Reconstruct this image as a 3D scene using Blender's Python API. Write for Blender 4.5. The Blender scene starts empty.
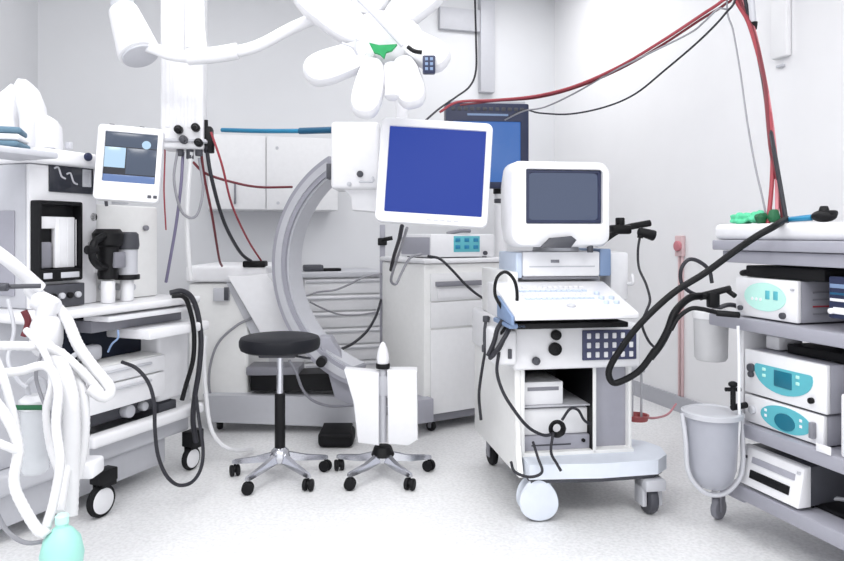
import bpy, bmesh, math, random
from mathutils import Vector, Matrix, Euler
random.seed(7)
R = math.radians
SC = bpy.context.scene
COL = SC.collection
CAMZ, F, CX, HY = 1.2, 700.0, 422.0, 235.0     # eye height, focal length in px, principal column, horizon row

# ---------------------------------------------------------------- materials
def lin(c):
    return tuple(((v/255)/12.92 if v/255 <= .04045 else ((v/255+.055)/1.055)**2.4) for v in c)
MATS = {}
def mat(name, rgb, rough=.45, metal=0., var=.04, scale=30., bump=0., emit=None, estr=1., alpha=1., trans=0., coat=0., spec=.5):
    m = bpy.data.materials.new(name); m.use_nodes = True
    nt = m.node_tree; b = nt.nodes['Principled BSDF']
    c = lin(rgb)
    tc = nt.nodes.new('ShaderNodeTexCoord'); n = nt.nodes.new('ShaderNodeTexNoise')
    n.inputs['Scale'].default_value = scale; n.inputs['Detail'].default_value = 3
    nt.links.new(tc.outputs['Object'], n.inputs['Vector'])
    mx = nt.nodes.new('ShaderNodeMix'); mx.data_type = 'RGBA'
    mx.inputs[6].default_value = tuple(max(0, v*(1-var)) for v in c)+(1,)
    mx.inputs[7].default_value = tuple(min(1, v*(1+var)) for v in c)+(1,)
    nt.links.new(n.outputs['Fac'], mx.inputs[0]); nt.links.new(mx.outputs[2], b.inputs['Base Color'])
    b.inputs['Roughness'].default_value = rough; b.inputs['Metallic'].default_value = metal
    b.inputs['Specular IOR Level'].default_value = spec
    if coat: b.inputs['Coat Weight'].default_value = coat
    if bump:
        bp = nt.nodes.new('ShaderNodeBump'); bp.inputs['Strength'].default_value = bump; bp.inputs['Distance'].default_value = .004
        nt.links.new(n.outputs['Fac'], bp.inputs['Height']); nt.links.new(bp.outputs['Normal'], b.inputs['Normal'])
    if emit is not None:
        b.inputs['Emission Color'].default_value = lin(emit)+(1,); b.inputs['Emission Strength'].default_value = estr
    if alpha < 1: b.inputs['Alpha'].default_value = alpha
    if trans: b.inputs['Transmission Weight'].default_value = trans
    MATS[name] = m
    return m
WHITE = mat('white_plastic', (229,229,232), .38)
WARM = mat('warm_white_plastic', (234,234,233), .42)
ENAMEL = mat('white_enamel', (226,226,229), .3, coat=.2)
HOSE = mat('white_hose_plastic', (218,218,220), .4)
CREAM = mat('off_white_panel', (228,228,230), .5)
LGREY = mat('light_grey_plastic', (190,191,197), .45)
LAV = mat('lavender_grey_metal', (158,158,168), .42)
MGREY = mat('mid_grey_metal', (128,128,136), .4)
DGREY = mat('dark_grey_plastic', (66,67,74), .5)
BLACK = mat('black_plastic', (13,13,16), .5, spec=.25)
RUBBER = mat('black_rubber', (18,18,21), .65, bump=.1, spec=.25)
VINYL = mat('black_vinyl', (24,25,31), .5, bump=.1, scale=60, spec=.2)
CHROME = mat('chrome', (205,206,212), .16, 1.)
STEEL = mat('brushed_steel', (170,171,178), .34, .9)
NAVY = mat('navy_plastic', (34,42,72), .4)
DNAVY = mat('dark_navy_recess', (18,24,40), .5, spec=.25)
KEYPAD = mat('slate_keypad', (62,66,96), .45)
PALEBLUE = mat('pale_blue_plastic', (196,208,226), .45)
PALEWHITE = mat('bluish_white_plastic', (218,224,234), .42)
BLUEGREY = mat('blue_grey_plastic', (120,142,176), .45)
TEAL = mat('teal_blue_anodised', (36,128,168), .35)
TEALD = mat('deep_teal', (20,84,118), .4)
CYAN = mat('cyan_label', (92,178,190), .4)
CYAND = mat('deep_cyan_display', (18,104,126), .3)
MINT = mat('mint_label', (186,232,222), .45)
MINTBAG = mat('mint_rubber_bag', (156,214,202), .45)
GREEN = mat('green_fabric', (34,150,88), .7, bump=.4, var=.25)
GREEND = mat('dark_green_plastic', (22,92,56), .6)
RED = mat('red_cable', (152,58,68), .5)
DRED = mat('dark_red_cable', (112,38,48), .5)
PINK = mat('pink_conduit', (212,184,186), .5)
PINKC = mat('pink_cable', (196,124,132), .5)
TRAYRED = mat('dull_red_plastic', (176,92,92), .5)
PURPLE = mat('purple_grey_hose', (124,118,146), .5)
GCABLE = mat('grey_cable', (142,142,148), .5)
DCABLE = mat('charcoal_cable', (46,46,52), .5, spec=.3)
FABRIC = mat('white_cloth', (226,226,230), .8, bump=.5, scale=14)
PADS = mat('blue_grey_cloth', (92,120,138), .8, bump=.3)
CANIS = mat('clear_plastic', (225,228,232), .15, alpha=.55)
BIN = mat('frosted_grey_plastic', (186,188,198), .3, alpha=.6)
S_BLUE = mat('blue_screen', (8,10,30), .6, spec=.15, emit=(54,76,166), estr=1.)
S_BLUE2 = mat('mid_blue_screen', (8,12,28), .25, emit=(66,110,180), estr=1.)
S_GREY = mat('slate_screen', (14,18,28), .12, emit=(78,90,118), estr=.85)
S_DARK = mat('dark_screen', (20,22,30), .2, emit=(48,50,58), estr=.5)
S_ANA = mat('slate_blue_screen', (14,18,28), .2, emit=(72,84,104), estr=1.)
S_ANB = mat('blue_panel_screen', (14,18,28), .2, emit=(104,132,186), estr=1.)
S_ANC = mat('pale_panel_screen', (14,18,28), .2, emit=(188,220,246), estr=1.)

def wall_mat(name, rgb, scale=5., var=.02):
    return mat(name, rgb, .62, var=var, scale=scale, bump=.05)
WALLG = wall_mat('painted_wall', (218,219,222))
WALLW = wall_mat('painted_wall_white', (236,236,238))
CEILM = wall_mat('ceiling_paint', (236,236,236))
SKIRT = mat('skirting_vinyl', (176,177,184), .5)
def floor_mat():
    m = bpy.data.materials.new('speckled_vinyl_floor'); m.use_nodes = True
    nt = m.node_tree; b = nt.nodes['Principled BSDF']
    tc = nt.nodes.new('ShaderNodeTexCoord')
    v = nt.nodes.new('ShaderNodeTexVoronoi'); v.inputs['Scale'].default_value = 90
    n = nt.nodes.new('ShaderNodeTexNoise'); n.inputs['Scale'].default_value = 70; n.inputs['Detail'].default_value = 5
    for q in (v, n): nt.links.new(tc.outputs['Object'], q.inputs['Vector'])
    r = nt.nodes.new('ShaderNodeValToRGB')
    r.color_ramp.elements[0].color = lin((210,211,217))+(1,); r.color_ramp.elements[1].color = lin((230,230,235))+(1,)
    r.color_ramp.elements[0].position = .3; r.color_ramp.elements[1].position = .62
    nt.links.new(n.outputs['Fac'], r.inputs['Fac'])
    mx = nt.nodes.new('ShaderNodeMix'); mx.data_type = 'RGBA'; mx.inputs[0].default_value = .05
    nt.links.new(r.outputs['Color'], mx.inputs[6]); nt.links.new(v.outputs['Color'], mx.inputs[7])
    bw = nt.nodes.new('ShaderNodeHueSaturation'); bw.inputs['Saturation'].default_value = .15
    nt.links.new(mx.outputs[2], bw.inputs['Color']); nt.links.new(bw.outputs['Color'], b.inputs['Base Color'])
    b.inputs['Roughness'].default_value = .42
    return m
FLOORM = floor_mat()

# ---------------------------------------------------------------- helpers
def rrect(x0, x1, z0, z1, r, k=5):
    r = min(r, (x1-x0)/2.001, (z1-z0)/2.001); pts = []
    for cx, cz, a0 in ((x1-r, z1-r, 0), (x0+r, z1-r, 90), (x0+r, z0+r, 180), (x1-r, z0+r, 270)):
        for i in range(k+1):
            a = R(a0+90*i/k); pts.append((cx+r*math.cos(a), cz+r*math.sin(a)))
    return pts
def ellipse(cx, cz, a, b, n=28, rot=0):
    c, s = math.cos(rot), math.sin(rot); out = []
    for i in range(n):
        t = 2*math.pi*i/n; u, v = a*math.cos(t), b*math.sin(t)
        out.append((cx+u*c-v*s, cz+u*s+v*c))
    return out
def spline(pts, sub=6):
    P = [Vector(p) for p in pts]
    if len(P) < 3: return P
    Q = [P[0]*2-P[1]]+P+[P[-1]*2-P[-2]]; out = []
    for i in range(1, len(Q)-2):
        a, b, c, d = Q[i-1], Q[i], Q[i+1], Q[i+2]
        for j in range(sub):
            t = j/sub
            out.append(.5*((2*b)+(c-a)*t+(2*a-5*b+4*c-d)*t*t+(3*b-a-3*c+d)*t**3))
    out.append(P[-1]); return out

class MB:
    def __init__(s): s.bm = bmesh.new()
    def _merge(s, t, mi=0, M=None):
        bmesh.ops.recalc_face_normals(t, faces=t.faces)
        for f in t.faces: f.material_index = mi
        if M is not None: t.transform(M)
        me = bpy.data.meshes.new('tmp'); t.to_mesh(me); t.free(); s.bm.from_mesh(me); bpy.data.meshes.remove(me)
        return s
    def box(s, x0, x1, y0, y1, z0, z1, bev=.004, seg=2, mi=0, M=None):
        t = bmesh.new(); bmesh.ops.create_cube(t, size=1)
        t.transform(Matrix.Translation(((x0+x1)/2, (y0+y1)/2, (z0+z1)/2)) @ Matrix.Diagonal((abs(x1-x0), abs(y1-y0), abs(z1-z0), 1)))
        bev = min(bev, .49*min(abs(x1-x0), abs(y1-y0), abs(z1-z0)))
        if bev > 0: bmesh.ops.bevel(t, geom=t.edges[:], offset=bev, segments=seg, affect='EDGES', profile=.5)
        return s._merge(t, mi, M)
    def loops(s, loops, cap0=True, cap1=True, mi=0, M=None, closed=True):
        t = bmesh.new(); V = [[t.verts.new(p) for p in L] for L in loops]; n = len(V[0])
        for a, b in zip(V, V[1:]):
            for i in range(n if closed else n-1):
                j = (i+1) % n
                t.faces.new((a[i], a[j], b[j], b[i]))
        if cap0: t.faces.new(V[0][::-1])
        if cap1: t.faces.new(V[-1])
        return s._merge(t, mi, M)
    def tube(s, pts, r, n=10, sub=6, mi=0, M=None, corr=0.):
        P = spline(pts, sub) if sub else [Vector(p) for p in pts]
        L = []; T0 = (P[1]-P[0]).normalized()
        up = Vector((0, 0, 1)) if abs(T0.z) < .9 else Vector((1, 0, 0))
        N = T0.cross(up).normalized()
        for i, p in enumerate(P):
            T = (P[min(i+1, len(P)-1)]-P[max(i-1, 0)]).normalized()
            N = (N-T*N.dot(T)).normalized(); B = T.cross(N)
            rr = r*(1+(corr if i % 2 else -corr)) if corr else r
            L.append([p+(N*math.cos(2*math.pi*k/n)+B*math.sin(2*math.pi*k/n))*rr for k in range(n)])
        return s.loops(L, mi=mi, M=M)
    def hose(s, pts, r, mi=0, step=.009):
        P = spline(pts, 12); d = [0]
        for a, b in zip(P, P[1:]): d.append(d[-1]+(b-a).length)
        n = max(4, int(d[-1]/step)); Q = []; j = 0
        for i in range(n+1):
            x = d[-1]*i/n
            while j < len(P)-2 and d[j+1] < x: j += 1
            t = (x-d[j])/max(1e-9, d[j+1]-d[j]); Q.append(P[j].lerp(P[j+1], t))
        return s.tube(Q, r, 12, 0, mi, corr=.035)
    def cyl(s, p0, p1, r0, r1=None, n=20, bev=0., mi=0, M=None):
        p0, p1 = Vector(p0), Vector(p1); r1 = r0 if r1 is None else r1; T = (p1-p0); ln = T.length; T.normalize()
        N = T.cross(Vector((0, 0, 1)) if abs(T.z) < .9 else Vector((1, 0, 0))).normalized(); B = T.cross(N)
        def ring(a, r): return [p0+T*a+(N*math.cos(2*math.pi*k/n)+B*math.sin(2*math.pi*k/n))*r for k in range(n)]
        b = min(bev, r0*.5, r1*.5, ln*.4)
        L = [ring(0, r0-b), ring(b*.3, r0-b*.3), ring(b, r0), ring(ln-b, r1), ring(ln-b*.3, r1-b*.3), ring(ln, r1-b)] if b else [ring(0, r0), ring(ln, r1)]
        return s.loops(L, mi=mi, M=M)
    def lathe(s, prof, c=(0, 0, 0), n=28, mi=0, M=None):
        L = [[(c[0]+r*math.cos(2*math.pi*k/n), c[1]+r*math.sin(2*math.pi*k/n), c[2]+z) for k in range(n)] for r, z in prof]
        return s.loops(L, mi=mi, M=M)
    def plate(s, out, y0, y1, mi=0, M=None, bev=0.):          # outline in x,z; thickness in y
        if bev:
            cx = sum(p[0] for p in out)/len(out); cz = sum(p[1] for p in out)/len(out)
            def sh(k):
                o = []
                for x, z in out:
                    l = math.hypot(x-cx, z-cz) or 1
                    o.append((x-(x-cx)/l*k, z-(z-cz)/l*k))
                return o
            L = [[(x, y0, z) for x, z in sh(bev)], [(x, y0+bev*.3, z) for x, z in sh(bev*.3)], [(x, y0+bev, z) for x, z in out],
                 [(x, y1-bev, z) for x, z in out], [(x, y1-bev*.3, z) for x, z in sh(bev*.3)], [(x, y1, z) for x, z in sh(bev)]]
        else: L = [[(x, y0, z) for x, z in out], [(x, y1, z) for x, z in out]]
        return s.loops(L, mi=mi, M=M)
    def flat(s, out, z0, z1, mi=0, M=None):                    # outline in x,y; thickness in z
        return s.loops([[(x, y, z0) for x, y in out], [(x, y, z1) for x, y in out]], mi=mi, M=M)
    def xprism(s, prof, x0, x1, mi=0, M=None, bev=.004):       # profile in y,z; extruded along x
        t = bmesh.new(); a = [t.verts.new((x0, y, z)) for y, z in prof]; b = [t.verts.new((x1, y, z)) for y, z in prof]; n = len(a)
        for i in range(n): t.faces.new((a[i], a[(i+1) % n], b[(i+1) % n], b[i]))
        t.faces.new(a[::-1]); t.faces.new(b)
        if bev: bmesh.ops.bevel(t, geom=t.edges[:], offset=bev, segments=2, affect='EDGES', profile=.5)
        return s._merge(t, mi, M)
    def bezel(s, o, i, y, depth, ro=.03, ri=.01, e=.012, rec=.012, mi=0, M=None, back=None):
        x0, x1, z0, z1 = o; a0, a1, b0, b1 = i
        def lp(x0, x1, z0, z1, r, yy): return [(x, yy, z) for x, z in rrect(x0, x1, z0, z1, r)]
        L = []
        if back: L.append(lp(*back[:4], ro, y+back[4]))
        L += [lp(x0, x1, z0, z1, ro, y+depth), lp(x0, x1, z0, z1, ro, y+e), lp(x0+e*.3, x1-e*.3, z0+e*.3, z1-e*.3, ro, y+e*.3),
              lp(x0+e, x1-e, z0+e, z1-e, ro, y), lp(a0, a1, b0, b1, ri, y), lp(a0+.002, a1-.002, b0+.002, b1-.002, ri, y+rec)]
        return s.loops(L, mi=mi, M=M)
    def blob(s, c, rx, ry, rz, mi=0, M=None, seg=20, wob=0., seed=0):
        t = bmesh.new(); bmesh.ops.create_uvsphere(t, u_segments=seg, v_segments=seg//2+2, radius=1)
        rnd = random.Random(seed); ph = [rnd.uniform(0, 6) for _ in range(4)]
        for v in t.verts:
            if wob:
                k = 1+wob*(math.sin(3*v.co.x*2+ph[0])+math.sin(4*v.co.y*2+ph[1])+math.sin(5*v.co.z+ph[2]))/2
                v.co *= k
            v.co = Vector((c[0]+v.co.x*rx, c[1]+v.co.y*ry, c[2]+v.co.z*rz))
        return s._merge(t, mi, M)
    def mesh(s, name, mats, smooth=35):
        me = bpy.data.meshes.new(name); s.bm.to_mesh(me); s.bm.free()
        for m in (mats if isinstance(mats, (list, tuple)) else [mats]): me.materials.append(m)
        me.polygons.foreach_set('use_smooth', [True]*len(me.polygons)); me.set_sharp_from_angle(angle=R(smooth)); me.update()
        return me
    def build(s, name, mats, parent, label=None, M=None):
        o = bpy.data.objects.new(name, s.mesh(name, mats)); COL.objects.link(o)
        o.parent = parent.o if isinstance(parent, T) else parent
        if M is not None: o.matrix_local = M
        if label: o['label'] = label
        return o

def tag(o, label, cat, group=None):
    o['label'] = label; o['category'] = cat
    if group: o['group'] = group
    return o
def at(px, py, d): return Vector(((px-CX)*d/F, d, CAMZ-(py-HY)*d/F))     # the place seen at a photo pixel, d metres into the room
class T:
    """a thing: an Empty at its base, parts built in its own axes"""
    def __init__(s, name, label, cat, loc=(0, 0, 0), rz=0., group=None):
        s.o = bpy.data.objects.new(name, None); s.o.empty_display_size = .1; COL.objects.link(s.o)
        s.M = Matrix.Translation(loc) @ Matrix.Rotation(rz, 4, 'Z'); s.o.matrix_world = s.M; s.I = s.M.inverted()
        tag(s.o, label, cat, group)
    def w(s, px, py, d): return s.I @ at(px, py, d)
    def hit(s, px, py, y, axis=1):
        o = s.I @ Vector((0, 0, CAMZ)); d = s.I.to_3x3() @ Vector(((px-CX)/F, 1, (HY-py)/F))
        return o+d*((y-o[axis])/d[axis])
    def rect(s, r, y, zp=None):
        px0, py0, px1, py1 = r; pm = (px0+px1)/2 if zp is None else zp
        return s.hit(px0, py0, y).x, s.hit(px1, py0, y).x, s.hit(pm, py1, y).z, s.hit(pm, py0, y).z
    def pbox(s, mb, r, y, depth, bev=.004, zp=None, mi=0):
        x0, x1, z0, z1 = s.rect(r, y, zp); return mb.box(x0, x1, y, y+depth, z0, z1, bev, mi=mi)
def solo(name, label, cat, mb, mats, group=None, kind=None):
    """a thing that is one mesh, its origin at its foot"""
    me = mb.mesh(name, mats); n = len(me.vertices)
    xs = [v.co.x for v in me.vertices]; ys = [v.co.y for v in me.vertices]; zs = [v.co.z for v in me.vertices]
    c = Vector(((min(xs)+max(xs))/2, (min(ys)+max(ys))/2, min(zs)))
    me.transform(Matrix.Translation(-c)); o = bpy.data.objects.new(name, me); o.location = c; COL.objects.link(o)
    if kind: o['kind'] = kind
    if label: tag(o, label, cat, group)
    return o
def cable(name, label, pts, r, m, group=None, cat='cable', n=8):
    mb = MB(); mb.tube([p if isinstance(p, Vector) else at(*p) for p in pts], r, n); return solo(name, label, cat, mb, m, group)

# ---------------------------------------------------------------- the room
CORN = Vector((1.23, 6.49, 0)); RZB = math.atan2(.287, .958); RZR = math.atan2(-.958, .287)
CEIL = 3.4
def struct(name, mb, m):
    o = solo(name, None, None, mb, m, kind='structure'); return o
def wall(name, a, b, h, m, th=.12, side=1):
    a, b = Vector(a), Vector(b); d = (b-a).normalized(); nrm = Vector((-d.y, d.x, 0))*side
    mb = MB(); q = [a, b, b+nrm*th, a+nrm*th]
    mb.flat([(p.x, p.y) for p in q], 0, h); return struct(name, mb, m)
def skirt(name, a, b, side=1):
    a, b = Vector(a), Vector(b); d = (b-a).normalized(); nrm = Vector((-d.y, d.x, 0))*side
    mb = MB(); q = [a+d*.002, b-d*.002, b-d*.002+nrm*.018, a+d*.002+nrm*.018]
    mb.flat([(p.x, p.y) for p in q], 0, .11); return struct(name, mb, SKIRT)
LC = Vector((-2.885, 5.255, 0)); LN = Vector((-2.05, -.6, 0)); RN = Vector((3.357, -.6, 0))
mb = MB(); mb.flat([(-3.3, -1.5), (3.9, -1.5), (3.9, -.6), (1.5, 7.0), (-3.3, 5.6)], -.06, 0); struct('floor', mb, FLOORM)
mb = MB(); mb.flat([(-3.3, -.6), (3.9, -.6), (1.5, 7.0), (-3.3, 5.6)], CEIL, CEIL+.1); struct('ceiling', mb, CEILM)
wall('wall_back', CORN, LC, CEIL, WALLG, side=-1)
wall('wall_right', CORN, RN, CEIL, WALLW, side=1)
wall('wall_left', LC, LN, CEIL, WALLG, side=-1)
skirt('baseboard_right', CORN, RN, side=-1); skirt('baseboard_back', CORN, LC, side=1); skirt('baseboard_left', LC, LN, side=1)

# trunking in the back wall
BW = T('wall_trunking', 'grey vertical trunking with side run on the back wall above the dark blue monitor', 'trunking', CORN, RZB)
mb = MB(); BW.pbox(mb, (481, -40, 495, 92), -.07, .07, .006); mb.build('vertical_duct', LGREY, BW)
mb = MB(); BW.pbox(mb, (440, 8, 480.5, 30), -.05, .05, .006); mb.build('side_duct', LGREY, BW)

# wall cupboard
WC = T('wall_cupboard', 'white wall cupboard behind the red hoses and the C-shaped arm', 'cupboard', CORN, RZB)
x0, x1, z0, z1 = WC.rect((208, 136, 338, 210), -.36)
mb = MB(); mb.box(x0, x1, -.34, -.002, z0, z1, .003); mb.build('body', CREAM, WC)
xm = WC.hit(266, 170, -.36).x
for a, b, hx in ((x0, xm-.003, 238), (xm+.003, x1, 0)):
    mb = MB(); mb.box(a+.002, b-.002, -.36, -.341, z0+.004, z1-.004, .003); d = mb.build('door', CREAM, WC)
    if hx:
        q0, q1, h0, h1 = WC.rect((235, 184, 238, 203), -.38)
        mb = MB(); mb.tube([(q0, -.362, h0), (q0, -.39, h0+.01), (q0, -.39, h1-.01), (q0, -.362, h1)], .008, 8, 3); mb.build('handle', MGREY, d)
    else:
        for qx, qy in ((277, 148), (278, 203)):
            p = WC.hit(qx, qy, -.36); mb = MB(); mb.cyl((p.x, -.366, p.z), (p.x, -.361, p.z), .012, n=14); mb.build('lock', LGREY, d)

# base drawer unit + worktop
BU = T('base_unit', 'white drawer unit along the back wall beneath the worktop', 'drawer unit', CORN, RZB)
xa, xb = BU.hit(196, 300, -.6).x, BU.hit(384, 300, -.6).x
ztop = BU.hit(345, 272, -.62).z
mb = MB(); mb.box(xa, xb, -.58, -.02, .1, ztop-.042, .003); mb.build('body', CREAM, BU)
mb = MB(); mb.box(xa+.01, xb-.01, -.53, -.03, 0, .099, .0); mb.build('plinth', MGREY, BU)
nd = 6; hz = (ztop-.05-.11)/nd
xs = BU.hit(304, 300, -.6).x
for (a, b) in ((xs+.004, xb-.004), (xa+.004, xs-.004)):
    for i in range(nd):
        z = .11+hz*i
        mb = MB(); mb.box(a, b, -.6, -.581, z+.012, z+hz-.002, .003); d = mb.build('drawer', WHITE, BU)
        mb = MB(); mb.box(a+.01, b-.01, -.612, -.5995, z+hz-.03, z+hz-.016, .003); mb.build('handle', LGREY, d)
mb = MB(); mb.box(xa-.01, xb+.01, -.62, -.01, ztop-.04, ztop, .005)
o = mb.build('worktop', LGREY, None); o.matrix_world = BU.M; tag(o, 'light grey worktop lying on the drawer unit along the back wall', 'worktop')
p = BU.hit(315, 268, -.45)
K = T('tape_dispenser', 'small black desk gadget on the grey worktop right of the C-shaped arm', 'gadget', BU.M @ Vector((p.x, -.45, ztop+.001)), RZB)
mb = MB(); mb.box(-.09, .06, -.05, .05, 0, .05, .012); mb.build('body', DGREY, K)
mb = MB(); mb.box(.061, .2, -.04, .04, 0, .022, .008); mb.build('base', BLACK, K)

# ---------------------------------------------------------------- castors
def castor(parent, c, r, wd, ang, tyre=RUBBER, hub=LGREY, fork=MGREY, name='castor', topz=None, twin=False):
    """swivel castor whose wheel touches the floor under c=(x,y); ang is the heading of its axle"""
    ax = Vector((math.cos(ang), math.sin(ang), 0)); P = Vector((c[0], c[1], r)); tz = topz or r*2.35
    mb = MB(); hd = Vector((-ax.y, ax.x, 0))
    for sgn in ((-1, 1)):
        a = P+ax*(sgn*wd*.62)
        mb.box(-r*.38, r*.38, -.004, .004, -r*.25, tz-r-.002, .003, M=Matrix.Translation(a) @ Matrix.Rotation(ang+math.pi/2, 4, 'Z'))
    mb.box(-r*.45, r*.45, -wd*.72, wd*.72, tz-r-.012, tz-r+.002, .003, M=Matrix.Translation(P) @ Matrix.Rotation(ang+math.pi/2, 4, 'Z'))
    f = mb.build(name, fork, parent)
    mb = MB(); mb.cyl(P-ax*wd*.5, P+ax*wd*.5, r, n=24, bev=r*.22); w = mb.build('wheel', tyre, f)
    return f
def twin_castor(parent, c, r, ang, topz):
    ax = Vector((math.cos(ang), math.sin(ang), 0)); P = Vector((c[0], c[1], r))
    mb = MB()
    for sgn in (-1, 1):
        mb.cyl(P+ax*sgn*.005, P+ax*sgn*.024, r, n=20, bev=.006)
    mb.cyl(P-ax*.006, P+ax*.006, r*.4, n=12)
    f = mb.build('castor', RUBBER, parent)
    mb = MB(); mb.cyl((P.x, P.y, r*1.0), (P.x, P.y, topz), .006, n=10); mb.cyl((P.x, P.y, r*1.15), (P.x, P.y, r*1.75), r*.62, r*.4, n=16, bev=.004); mb.build('castor_hood', BLACK, f)
    return f
def star_base(t, angs, rad, hubz=.11, cr=.028):
    mb = MB(); mb.lathe([(.02, hubz-.03), (.045, hubz-.025), (.05, hubz), (.042, hubz+.03), (.025, hubz+.045)], n=24); mb.build('hub', CHROME, t)
    for a in angs:
        d = Vector((math.cos(R(a)), math.sin(R(a)), 0)); n = Vector((-d.y, d.x, 0))
        L = []
        for q, hw, zt, zb in ((.035, .02, hubz+.02, hubz-.022), (rad*.55, .016, hubz-.008, hubz-.036), (rad, .011, .082, .062), (rad+.012, .008, .078, .064)):
            P = d*q
            L.append([P+n*hw+Vector((0, 0, zb)), P-n*hw+Vector((0, 0, zb)), P-n*hw*.7+Vector((0, 0, zt)), P+n*hw*.7+Vector((0, 0, zt))])
        mb = MB(); mb.loops(L); lg = mb.build('leg', CHROME, t)
        twin_castor(lg, d*rad, cr, R(a+35), .07)

# ---------------------------------------------------------------- black stool
ST = T('swivel_stool', 'swivel stool with black round seat on chrome star base', 'stool', (-.70, 3.45, 0))
star_base(ST, (171, 243, 315, 27, 99), .235)
mb = MB(); mb.cyl((0, 0, .14), (0, 0, .42), .026, n=20, bev=.004); mb.build('gas_sleeve', BLACK, ST)
mb = MB(); mb.cyl((0, 0, .42), (0, 0, .628), .016, n=16); mb.build('piston', CHROME, ST)
mb = MB(); mb.box(-.09, .09, -.08, .08, .606, .63, .008); mb.tube([(.03, 0, .612), (.12, -.05, .606), (.16, -.06, .602)], .006, 8); mb.build('mounting_plate', DGREY, ST)
mb = MB(); mb.lathe([(.01, .632), (.175, .632), (.19, .64), (.197, .66), (.197, .683), (.19, .697), (.17, .704), (.1, .706), (.01, .705)], n=48); mb.build('seat', VINYL, ST)

# ---------------------------------------------------------------- white two-panel stand
MS = T('mobile_stand', 'white two-panel stand on a chrome star base right of the black stool', 'stand', (-.195, 3.49, 0))
star_base(MS, (233, 305, 17, 89, 161), .24, .1)
mb = MB(); mb.cyl((0, 0, .1), (0, 0, .15), .058, .045, n=20, bev=.008); mb.build('foot_collar', BLACK, MS)
mb = MB(); mb.cyl((0, 0, .17), (0, 0, .56), .019, n=18); mb.build('pole', LGREY, MS)
def quad(t, pts, y): return [(t.hit(a, b, y).x, t.hit(a, b, y).z) for a, b in pts]
mb = MB(); mb.plate(quad(MS, ((344, 370), (379, 373), (379, 446), (358, 443), (353, 402)), -.05)[::-1], -.05, .05, bev=.008); mb.build('left_panel', WHITE, MS)
mb = MB(); mb.plate(quad(MS, ((387, 371), (417, 371), (418, 440), (408, 446), (388, 444)), -.06)[::-1], -.06, .06, bev=.008); mb.build('right_panel', WHITE, MS)
mb = MB(); mb.box(-.04, .03, -.02, .02, .40, .5, .006); mb.build('hinge', LGREY, MS)
mb = MB(); mb.cyl((0, 0, .535), (0, 0, .56), .035, n=20, bev=.004); mb.build('collar', BLACK, MS)
mb = MB(); mb.lathe([(.028, .56), (.032, .59), (.024, .63), (.012, .66), (.004, .667)], n=20); mb.build('knob', WHITE, MS)

# foot pedal
FP = T('foot_pedal', 'black foot pedal on the floor between stool and white stand', 'pedal', (-.488, 4.02, 0))
mb = MB(); mb.box(-.1, .1, -.09, .09, 0, .09, .03, seg=4); mb.build('housing', RUBBER, FP)
mb = MB(); mb.xprism([(-.1, .06), (.06, .092), (.06, .108), (-.1, .075)], -.085, .085, bev=.006); mb.build('treadle', BLACK, FP)

# ---------------------------------------------------------------- C-arm
CA = T('c_arm_machine', 'large grey and white C-shaped imaging arm on a wheeled chassis behind the black stool', 'imaging machine', (-.95, 4.35, 0))
cc = CA.I @ Vector((-.205, 3.9, 1.03)); hh = Vector((.93, -.37, 0)); hh.normalize(); aa = Vector((hh.y, -hh.x, 0))  # aa: axial, towards the viewer's left
def arcpt(th, r, off): return cc+hh*(-r*math.cos(th))+Vector((0, 0, r*math.sin(th)))+aa*off
def arc(mb, r0, r1, w0, w1, t0, t1, n=48, mi=0):
    L = []
    for i in range(n+1):
        th = R(t0+(t1-t0)*i/n)
        L.append([arcpt(th, r0, w0), arcpt(th, r1, w0), arcpt(th, r1, w1), arcpt(th, r0, w1)])
    mb.loops(L, mi=mi)
mb = MB(); arc(mb, .60, .69, -.1, .08, -74, 63); mb.build('arc', LAV, CA)
mb = MB(); arc(mb, .588, .601, -.08, .06, -73.5, 62); mb.build('inner_track', LGREY, CA)
mb = MB(); arc(mb, .625, .665, .079, .086, -72, 61); mb.build('side_groove', LGREY, CA)
# lower arm continuation
# chassis
mb = MB(); mb.box(*[v for v in (CA.w(196, 0, 4.45).x, CA.w(254, 0, 4.45).x)], -.05, .55, .18, CA.w(0, 282, 4.4).z, .02, seg=3); mb.build('chassis', WARM, CA)
mb = MB(); mb.box(CA.w(192, 0, 4.4).x, CA.w(272, 0, 4.4).x, -.08, .57, CA.w(0, 281, 4.4).z, CA.w(0, 265, 4.4).z, .018, seg=3); mb.build('top_cover', WHITE, CA)
P1 = CA.w(252, 285, 4.3); P2 = CA.w(292, 340, 4.3)
mb = MB(); mb.plate([(CA.w(a, b, 4.25).x, CA.w(a, b, 4.25).z) for a, b in ((228, 276), (268, 274), (286, 300), (300, 345), (268, 345))][::-1], -.12, .06, bev=.012); mb.build('support_arm', WHITE, CA)
mb = MB(); mb.plate([(CA.w(a, b, 4.3).x, CA.w(a, b, 4.3).z) for a, b in ((224, 278), (232, 280), (272, 348), (262, 356))][::-1], -.06, .1, bev=.006); mb.build('arm_brace', LGREY, CA)
mb = MB(); mb.box(CA.w(214, 0, 4.28).x, CA.w(229, 0, 4.28).x, -.09, -.03, CA.w(0, 301, 4.28).z, CA.w(0, 288, 4.28).z, .004)
mb.box(CA.w(225, 0, 4.28).x, CA.w(229.5, 0, 4.28).x, -.096, -.085, CA.w(0, 300, 4.28).z, CA.w(0, 287, 4.28).z, .003, mi=1); mb.build('control_box', [LGREY, DGREY], CA)
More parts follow.
